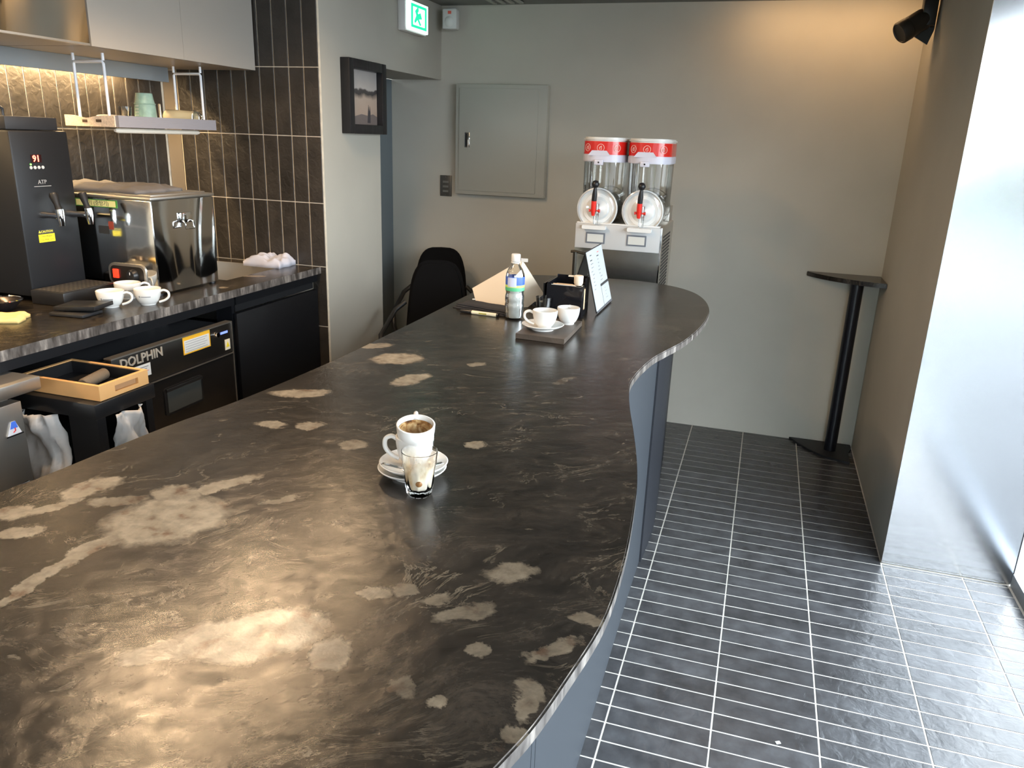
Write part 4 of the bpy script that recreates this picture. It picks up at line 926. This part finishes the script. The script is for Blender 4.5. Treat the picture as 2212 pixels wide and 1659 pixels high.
bm = bmesh.new(); vs = [bm.verts.new((.0338*math.cos(a), .0338*math.sin(a)-.0003, z)) for a, z in ((-.10, .020), (.0, .020), (.02, .028), (-.08, .028))]; bm.faces.new(vs)
finish(bm, 'printed_dot', ink, t)

t = thing('milk_glass', 'small faceted glass coated with leftover milk and coffee, before the cups', 'glass', (-.490, 1.083, BT))
t.scale = (1, 1, .94)
gmat = mat('cast_glass', (1, 1, 1), .02, trans=1, ior=1.35)
def facet(name, prof, m, par, seg=60, flut=.075, **k):
    bm = bmesh.new(); b_lathe(bm, prof, seg)
    for v in bm.verts:
        zz = v.co.z
        if .004 < zz < .062:
            a = math.atan2(v.co.y, v.co.x); f = 1-flut*(abs(math.sin(a*5)))*min(1, (.062-zz)/.012)
            v.co.x *= f; v.co.y *= f
    bmesh.ops.recalc_face_normals(bm, faces=bm.faces)
    return finish(bm, name, m, par, smooth=60, **k)
facet('vessel', [(0, 0), (.018, 0), (.0215, .004), (.0235, .016), (.0268, .05), (.0285, .062), (.0300, .083), (.0290, .0835), (.0275, .062), (.0255, .045), (.0215, .016), (.018, .0115), (0, .010)], gmat, t)
m, n, b = nodes('milk_residue'); L = n.links.new
tc = n.nodes.new('ShaderNodeTexCoord'); no = n.nodes.new('ShaderNodeTexNoise'); no.inputs['Scale'].default_value = 42; no.inputs['Detail'].default_value = 6; mp = n.nodes.new('ShaderNodeMapping'); mp.inputs['Scale'].default_value = (1, 1, .45)
L(tc.outputs['Object'], mp.inputs[0]); L(mp.outputs[0], no.inputs[0]); cr = n.nodes.new('ShaderNodeValToRGB'); e = cr.color_ramp.elements; e.new(.5); e.new(.6)
for q, (p, c) in zip(e, [(.30, (.45, .22, .07)), (.40, (.72, .52, .28)), (.50, (.80, .70, .52)), (.7, (.82, .76, .64))]): q.position = p; q.color = (*c, 1)
L(no.outputs[0], cr.inputs[0]); L(cr.outputs[0], b.inputs['Base Color']); b.inputs['Roughness'].default_value = .4
sp = n.nodes.new('ShaderNodeSeparateXYZ'); L(tc.outputs['Object'], sp.inputs[0])
mr = n.nodes.new('ShaderNodeMapRange'); mr.inputs[1].default_value = .030; mr.inputs[2].default_value = .080; mr.inputs[3].default_value = .95; mr.inputs[4].default_value = .05; L(sp.outputs['Z'], mr.inputs[0])
n2 = n.nodes.new('ShaderNodeMath'); n2.operation = 'MULTIPLY_ADD'; n2.inputs[1].default_value = 1.2; L(no.outputs[0], n2.inputs[0])
n3 = n.nodes.new('ShaderNodeMath'); n3.operation = 'SUBTRACT'; L(mr.outputs[0], n3.inputs[0]); n3.inputs[1].default_value = .55; L(n3.outputs[0], n2.inputs[2]); n2.use_clamp = True
L(n2.outputs[0], b.inputs['Alpha'])
facet('milk_film', [(0, .0118), (.0170, .0125), (.0206, .017), (.0246, .045), (.0266, .062), (.0282, .080)], m, t)
lathe('coffee_drop', [(0, .0012), (.004, .001), (.0055, 0)], mat('coffee_brown', (.22, .10, .03), .4), t, mtx=Matrix.Translation((.0085, -.0215, .030)) @ Matrix.Rotation(.38, 4, 'Z') @ FY, seg=16)

# ------------------------------------------------------------------ board with two cups, tumbler
t = thing('serving_board', 'square dark wooden board under the two white espresso cups', 'board', (-.588, 2.285, BT), 0)
prism('board', [(-.077, -.123), (.076, -.135), (.070, .125), (-.075, .130)], .0005, .0165, mat('dark_walnut', (.075, .058, .045), .5, vary=(20, .2), bump=(70, .2, (1, 8, 1))), t, bev=.001)
BZ = BT+.0165
t = thing('saucer', 'white saucer on the dark wooden board', 'saucer', (-.604, 2.245, BZ))
lathe('plate', [(0, .002), (.030, .002), (.032, 0), (.034, 0), (.036, .005), (.052, .009), (.063, .015), (.065, .0175), (.0635, .0185), (.052, .013), (.034, .008), (.022, .0065), (0, .006)], white_cer, t, seg=48)
make_cup('espresso_cup', 'clean white espresso cup on the saucer, handle to the left', .0385, .052, (-.600, 2.250, BZ+.0065), PI+.2, logo=False)
make_cup('espresso_cup', 'clean white espresso cup standing on the wooden board without saucer', .036, .052, (-.552, 2.355, BZ), PI*.55, logo=False)
t = thing('glass_tumbler', 'clear glass tumbler behind the cups on the wooden board', 'glass', (-.672, 2.50, BT))
lathe('vessel', [(0, 0), (.022, 0), (.029, .066), (.0275, .066), (.0205, .006), (0, .006)], bpy.data.materials['clear_glass'], t, seg=32)

# ------------------------------------------------------------------ water bottle
t = thing('water_bottle', 'half-litre plastic water bottle with white cap and blue green label', 'bottle', (-.752, 2.42, BT))
pet = mat('frosted_pet', (.90, .92, .93), .12, trans=.75, ior=1.2)
prof = [(0, .002), (.022, .002), (.029, .006), (.031, .016), (.030, .030), (.0315, .036), (.0315, .05), (.030, .056), (.0315, .062), (.0315, .078), (.0295, .086), (.030, .092), (.031, .094), (.031, .128), (.030, .150), (.024, .166), (.015, .178), (.0125, .184)]
lathe('shell', prof+[(.0118, .184), (.0118, .198), (.0125, .200)], mat_pane('pet_clear', (.90, .92, .92), .12), t, seg=36)
lathe('water', [(0, .003), (.022, .003), (.0285, .0065), (.0306, .016), (.0296, .030), (.0311, .036), (.0311, .05), (.0296, .056), (.0311, .062), (.0311, .078), (.0291, .086), (.0297, .096), (0, .096)], mat('icy_water', (.60, .60, .56), .35, trans=.15, ior=1.2, vary=(60, .1)), t, seg=36)
lathe('cap', [(.0145, .190), (.0150, .192), (.0148, .212), (.013, .214), (0, .214)], white_pl, t, seg=32)
lathe('neck_ring', [(.0125, .184), (.0155, .185), (.0155, .188), (.0125, .189)], white_pl, t, seg=28)
lb = lathe('label', [(.0313, .096), (.0316, .098), (.0316, .140), (.0313, .142)], mat('blue_label', (.05, .12, .50), .35), t, seg=36)
lathe('green_stripe', [(.0317, .096), (.0318, .099), (.0318, .106), (.0317, .107)], mat('green_print', (.10, .45, .22), .35), lb, seg=36)
lathe('lime_stripe', [(.0317, .1072), (.0318, .109), (.0318, .114), (.0317, .115)], mat('lime_print', (.55, .70, .15), .35), lb, seg=36)
bm = bmesh.new(); va = []
for i in range(9):
    a = -PI/2-.55+.75+1.0*(i/8)-.75; va.append([bm.verts.new((.0320*math.cos(a), .0320*math.sin(a), z)) for z in (.110, .140)])
for a, b_ in zip(va, va[1:]): bm.faces.new((a[0], b_[0], b_[1], a[1]))
finish(bm, 'white_patch', mat('label_silver', (.55, .58, .72), .3), lb)

# ------------------------------------------------------------------ folded card, cloth, pen, small items
t = thing('folded_card', 'large cream folded card standing like a tent behind the bottle', 'card', (-.86, 2.66, BT))
def slabpoly(name, pts, th, m, par):
    bm = bmesh.new(); V = [Vector(p) for p in pts]; nrm = (V[1]-V[0]).cross(V[2]-V[0]).normalized()*th
    a = [bm.verts.new(v) for v in V]; b_ = [bm.verts.new(v+nrm) for v in V]; n = len(V)
    bm.faces.new(a[::-1]); bm.faces.new(b_)
    for i in range(n): bm.faces.new((a[i], a[(i+1) % n], b_[(i+1) % n], b_[i]))
    bmesh.ops.recalc_face_normals(bm, faces=bm.faces); return finish(bm, name, m, par)
slabpoly('left_leaf', [(-.118, -.03, .046), (-.096, -.05, .003), (.055, -.09, .003), (.070, -.045, .165)], .003, cream, t)
slabpoly('right_leaf', [(.070, -.045, .165), (.055, -.09, .003), (.100, -.055, .002), (.145, -.01, .045)], .003, mat('shaded_cream_card', (.72, .63, .50), .7), t)
box('fold_line', -.08, .05, -.0565, -.056, .10, .1006, inkg, t, rot=(0, 0, 0)).hide_render = False
bpy.data.objects.remove([c for c in t.children if c.name.startswith('fold_line')][0])
box('paper_tab', .068, .092, -.05, -.047, .160, .172, paper, t)
dk_cloth = mat('charcoal_apron_cloth', (.026, .026, .030), .9, bump=(300, .3))
t = thing('folded_apron', 'folded charcoal cloth lying flat at the bar edge under the cream card', 'cloth', (-.878, 2.50, BT), -.28)
for k in range(3): cloth('fold', .215-.006*k, .088-.004*k, .009, dk_cloth, t, seed=40+k, amp=.25, loc=(.002*k, .002*k, .006*k), nx=20, ny=10)
lathe('snap_button', [(0, .003), (.005, .002), (.006, 0)], white_pl, t, loc=(-.078, .032, .022), seg=14)
t = thing('marker_pen', 'cream marker pen with black cap lying in front of the folded cloth', 'pen', (-.873, 2.418, BT+.0065), -.085)
tube('barrel', [(-.028, 0, 0), (.063, 0, 0), (.066, 0, 0)], [.0062, .0062, .004], mat('cream_barrel', (.78, .68, .48), .35), t, seg=14)
tube('cap', [(-.072, 0, 0), (-.068, 0, 0), (-.030, 0, 0)], [.004, .0055, .0066], blackplas, t, seg=14)
tube('end_plug', [(.063, 0, 0), (.070, 0, 0)], .0064, blackplas, t, seg=14); box('print', .0, .028, -.0066, -.005, -.002, .002, mat('olive_print', (.35, .33, .05), .5), t)
t = thing('clip_tray', 'small clear tray of dark clips on a cream strip left of the black organiser', 'tray', (-.755, 2.70, BT))
box('strip', -.03, .055, -.035, -.02, .012, .016, cream, t); box('clear_case', -.035, .02, -.02, .02, .0005, .030, bpy.data.materials['clear_polycarbonate'], t, rot=(0, 0, .3)); 
cloth('dark_clips', .05, .03, .022, mat('dark_violet', (.02, .018, .05), .5), t, seed=60, amp=.8, nx=12, ny=8, loc=(0, -.01, .014)); box('support', -.02, .05, -.02, .01, .0005, .012, blackplas, t)

# ------------------------------------------------------------------ organiser with papers
t = thing('desk_organiser', 'glossy black acrylic organiser box full of paper sleeves on the bar', 'organiser', (-.605, 2.585, BT), 0)
acr = mat('black_acrylic', (.008, .008, .010), .07, coat=.5)
box('front_wall', -.062, .055, -.078, -.073, .001, .108, acr, t); box('back_wall', -.062, .052, .062, .067, .001, .122, acr, t)
box('left_wall', -.062, -.057, -.073, .062, .001, .115, acr, t); box('right_wall', .055, .060, -.078, -.045, .001, .110, acr, t); box('right_wall', .047, .052, .015, .062, .001, .122, acr, t)
box('right_low_wall', .047, .055, -.045, .015, .001, .02, acr, t); box('floor_plate', -.057, .047, -.073, .062, .001, .006, acr, t); box('divider', -.057, .047, -.01, -.006, .006, .095, acr, t)
box('side_pocket', -.076, -.071, -.07, .04, .001, .110, acr, t); box('pocket_floor', -.071, -.062, -.07, .04, .001, .008, acr, t)
kraft = mat('kraft_paper', (.62, .42, .24), .8)
for k in range(5):
    p = slabpoly('x', [(0, 0, 0), (1, 0, 0), (1, 0, 1)], .001, kraft, None); bpy.data.objects.remove(p)
    o = box('paper_sleeve', -.05+.004*k, .035-.006*k, -.065+.009*k, -.062+.009*k, .008, .108-.001*k+.003*(k % 2), kraft if k % 2 else paper, None, loc=(-.605, 2.585, BT))
    tag(o, ('white paper sleeve at the very front of the black organiser', 'brown paper sleeve just behind the front white one in the organiser', 'white paper sleeve in the middle of the organiser stack', 'brown paper sleeve towards the back of the organiser stack', 'rearmost white paper sleeve in the black organiser')[k], 'paper', 'paper sleeves in the black organiser')
o = box('kraft_bag', .012, .052, -.04, .010, .008, .088, kraft, None, loc=(-.605, 2.585, BT)); tag(o, 'orange kraft paper showing through the open side of the black organiser', 'paper')
t = thing('paper_cup_lid', 'crumpled cream paper cup sticking out of the black organiser', 'paper', (-.580, 2.60, BT+.095))
lathe('cup', [(0, 0), (.012, .002), (.016, .010), (.0165, .034), (.014, .036), (0, .034)], cream, t, seg=14); box('flap', -.035, .0, -.006, .006, .030, .034, cream, t)
t = thing('thin_black_pen', 'thin black pen standing up behind the organiser', 'pen', (-.70, 2.80, BT))
tube('stick', [(0, 0, 0), (.006, 0, .09)], [.003, .002], blackplas, t, seg=8); box('stand', -.03, .03, -.03, .03, .0005, .012, blackplas, t, bev=.002)

# ------------------------------------------------------------------ tent menu
t = thing('menu_stand', 'black tent-shaped desk stand with white printed menu pages', 'menu', (-.540, 2.725, BT))
def leaf_pt(u, v): return Vector((.030-.058*v, -.122+.262*u+.02*v-.01*0, .004+.205*v-.0*u))     # u along, v up
slabpoly('right_board', [leaf_pt(0, 0), leaf_pt(1, 0), leaf_pt(1, 1)+Vector((0, .0, -.002)), leaf_pt(0, 1)], -.003, blackplas, t)
L0, L1 = Vector((-.105, -.02, .004)), Vector((-.105, .14, .004))
slabpoly('left_board', [L0, L1, leaf_pt(1, 1), leaf_pt(0, 1)], .003, blackplas, t)
def page(u0, u1, v0, v1, off=.0014):
    o = Vector((.962, 0, .272))*off
    return [leaf_pt(u0, v0)+o, leaf_pt(u1, v0)+o, leaf_pt(u1, v1)+o, leaf_pt(u0, v1)+o]
pgm = mat('menu_paper', (.40, .42, .425), .5)
pg = slabpoly('page', page(.0, .99, .02, .985, .0012), .0006, pgm, t); pg2 = slabpoly('lower_page', page(.50, .985, .035, .335, .0024), .0006, pgm, t)
slabpoly('black_band', page(.48, .99, .345, .385, .0024), .0006, ink, t); slabpoly('bottom_rail', page(-.01, 1.0, .0, .028, .003), .0012, mat('rail_grey', (.10, .10, .11), .4), t)
random.seed(5)
for (u0, v0, n_l, ul) in ((.12, .82, 9, .14), (.55, .84, 10, .13)):
    for k in range(n_l):
        v = v0-.058*k; 
        if u0 > .5 and v < .42: continue
        ua = u0+random.uniform(-.01, .04); slabpoly('print_line', page(ua, ua+ul*random.uniform(.4, 1), v, v+.013, .0024), .0003, inkg if k else ink, pg)
slabpoly('red_print', page(.62, .72, .90, .91, .002), .0003, red_m, pg); slabpoly('print_line', page(.17, .27, .90, .912, .002), .0003, ink, pg)
for k in range(4): slabpoly('print_line', page(.68, .68+.06*(1+k % 2), .28-.055*k, .287-.055*k, .0032), .0003, inkg, pg2)
slabpoly('fold_slit', page(.495, .50, .03, .33, .002), .0008, inkg, t)

# crumb on the floor
o = box('paper_scrap', -.006, .008, -.005, .005, 0, .0015, paper, None, loc=(.225, 2.01, .0004), rz=.5); tag(o, 'tiny white paper scrap lying on the dark floor tiles', 'scrap')

# ------------------------------------------------------------------ tidy: names without duplicates of part labels
for o in bpy.data.objects:
    if o.type == 'MESH' and o.data.name != o.name and o.data.users == 1: o.data.name = o.name
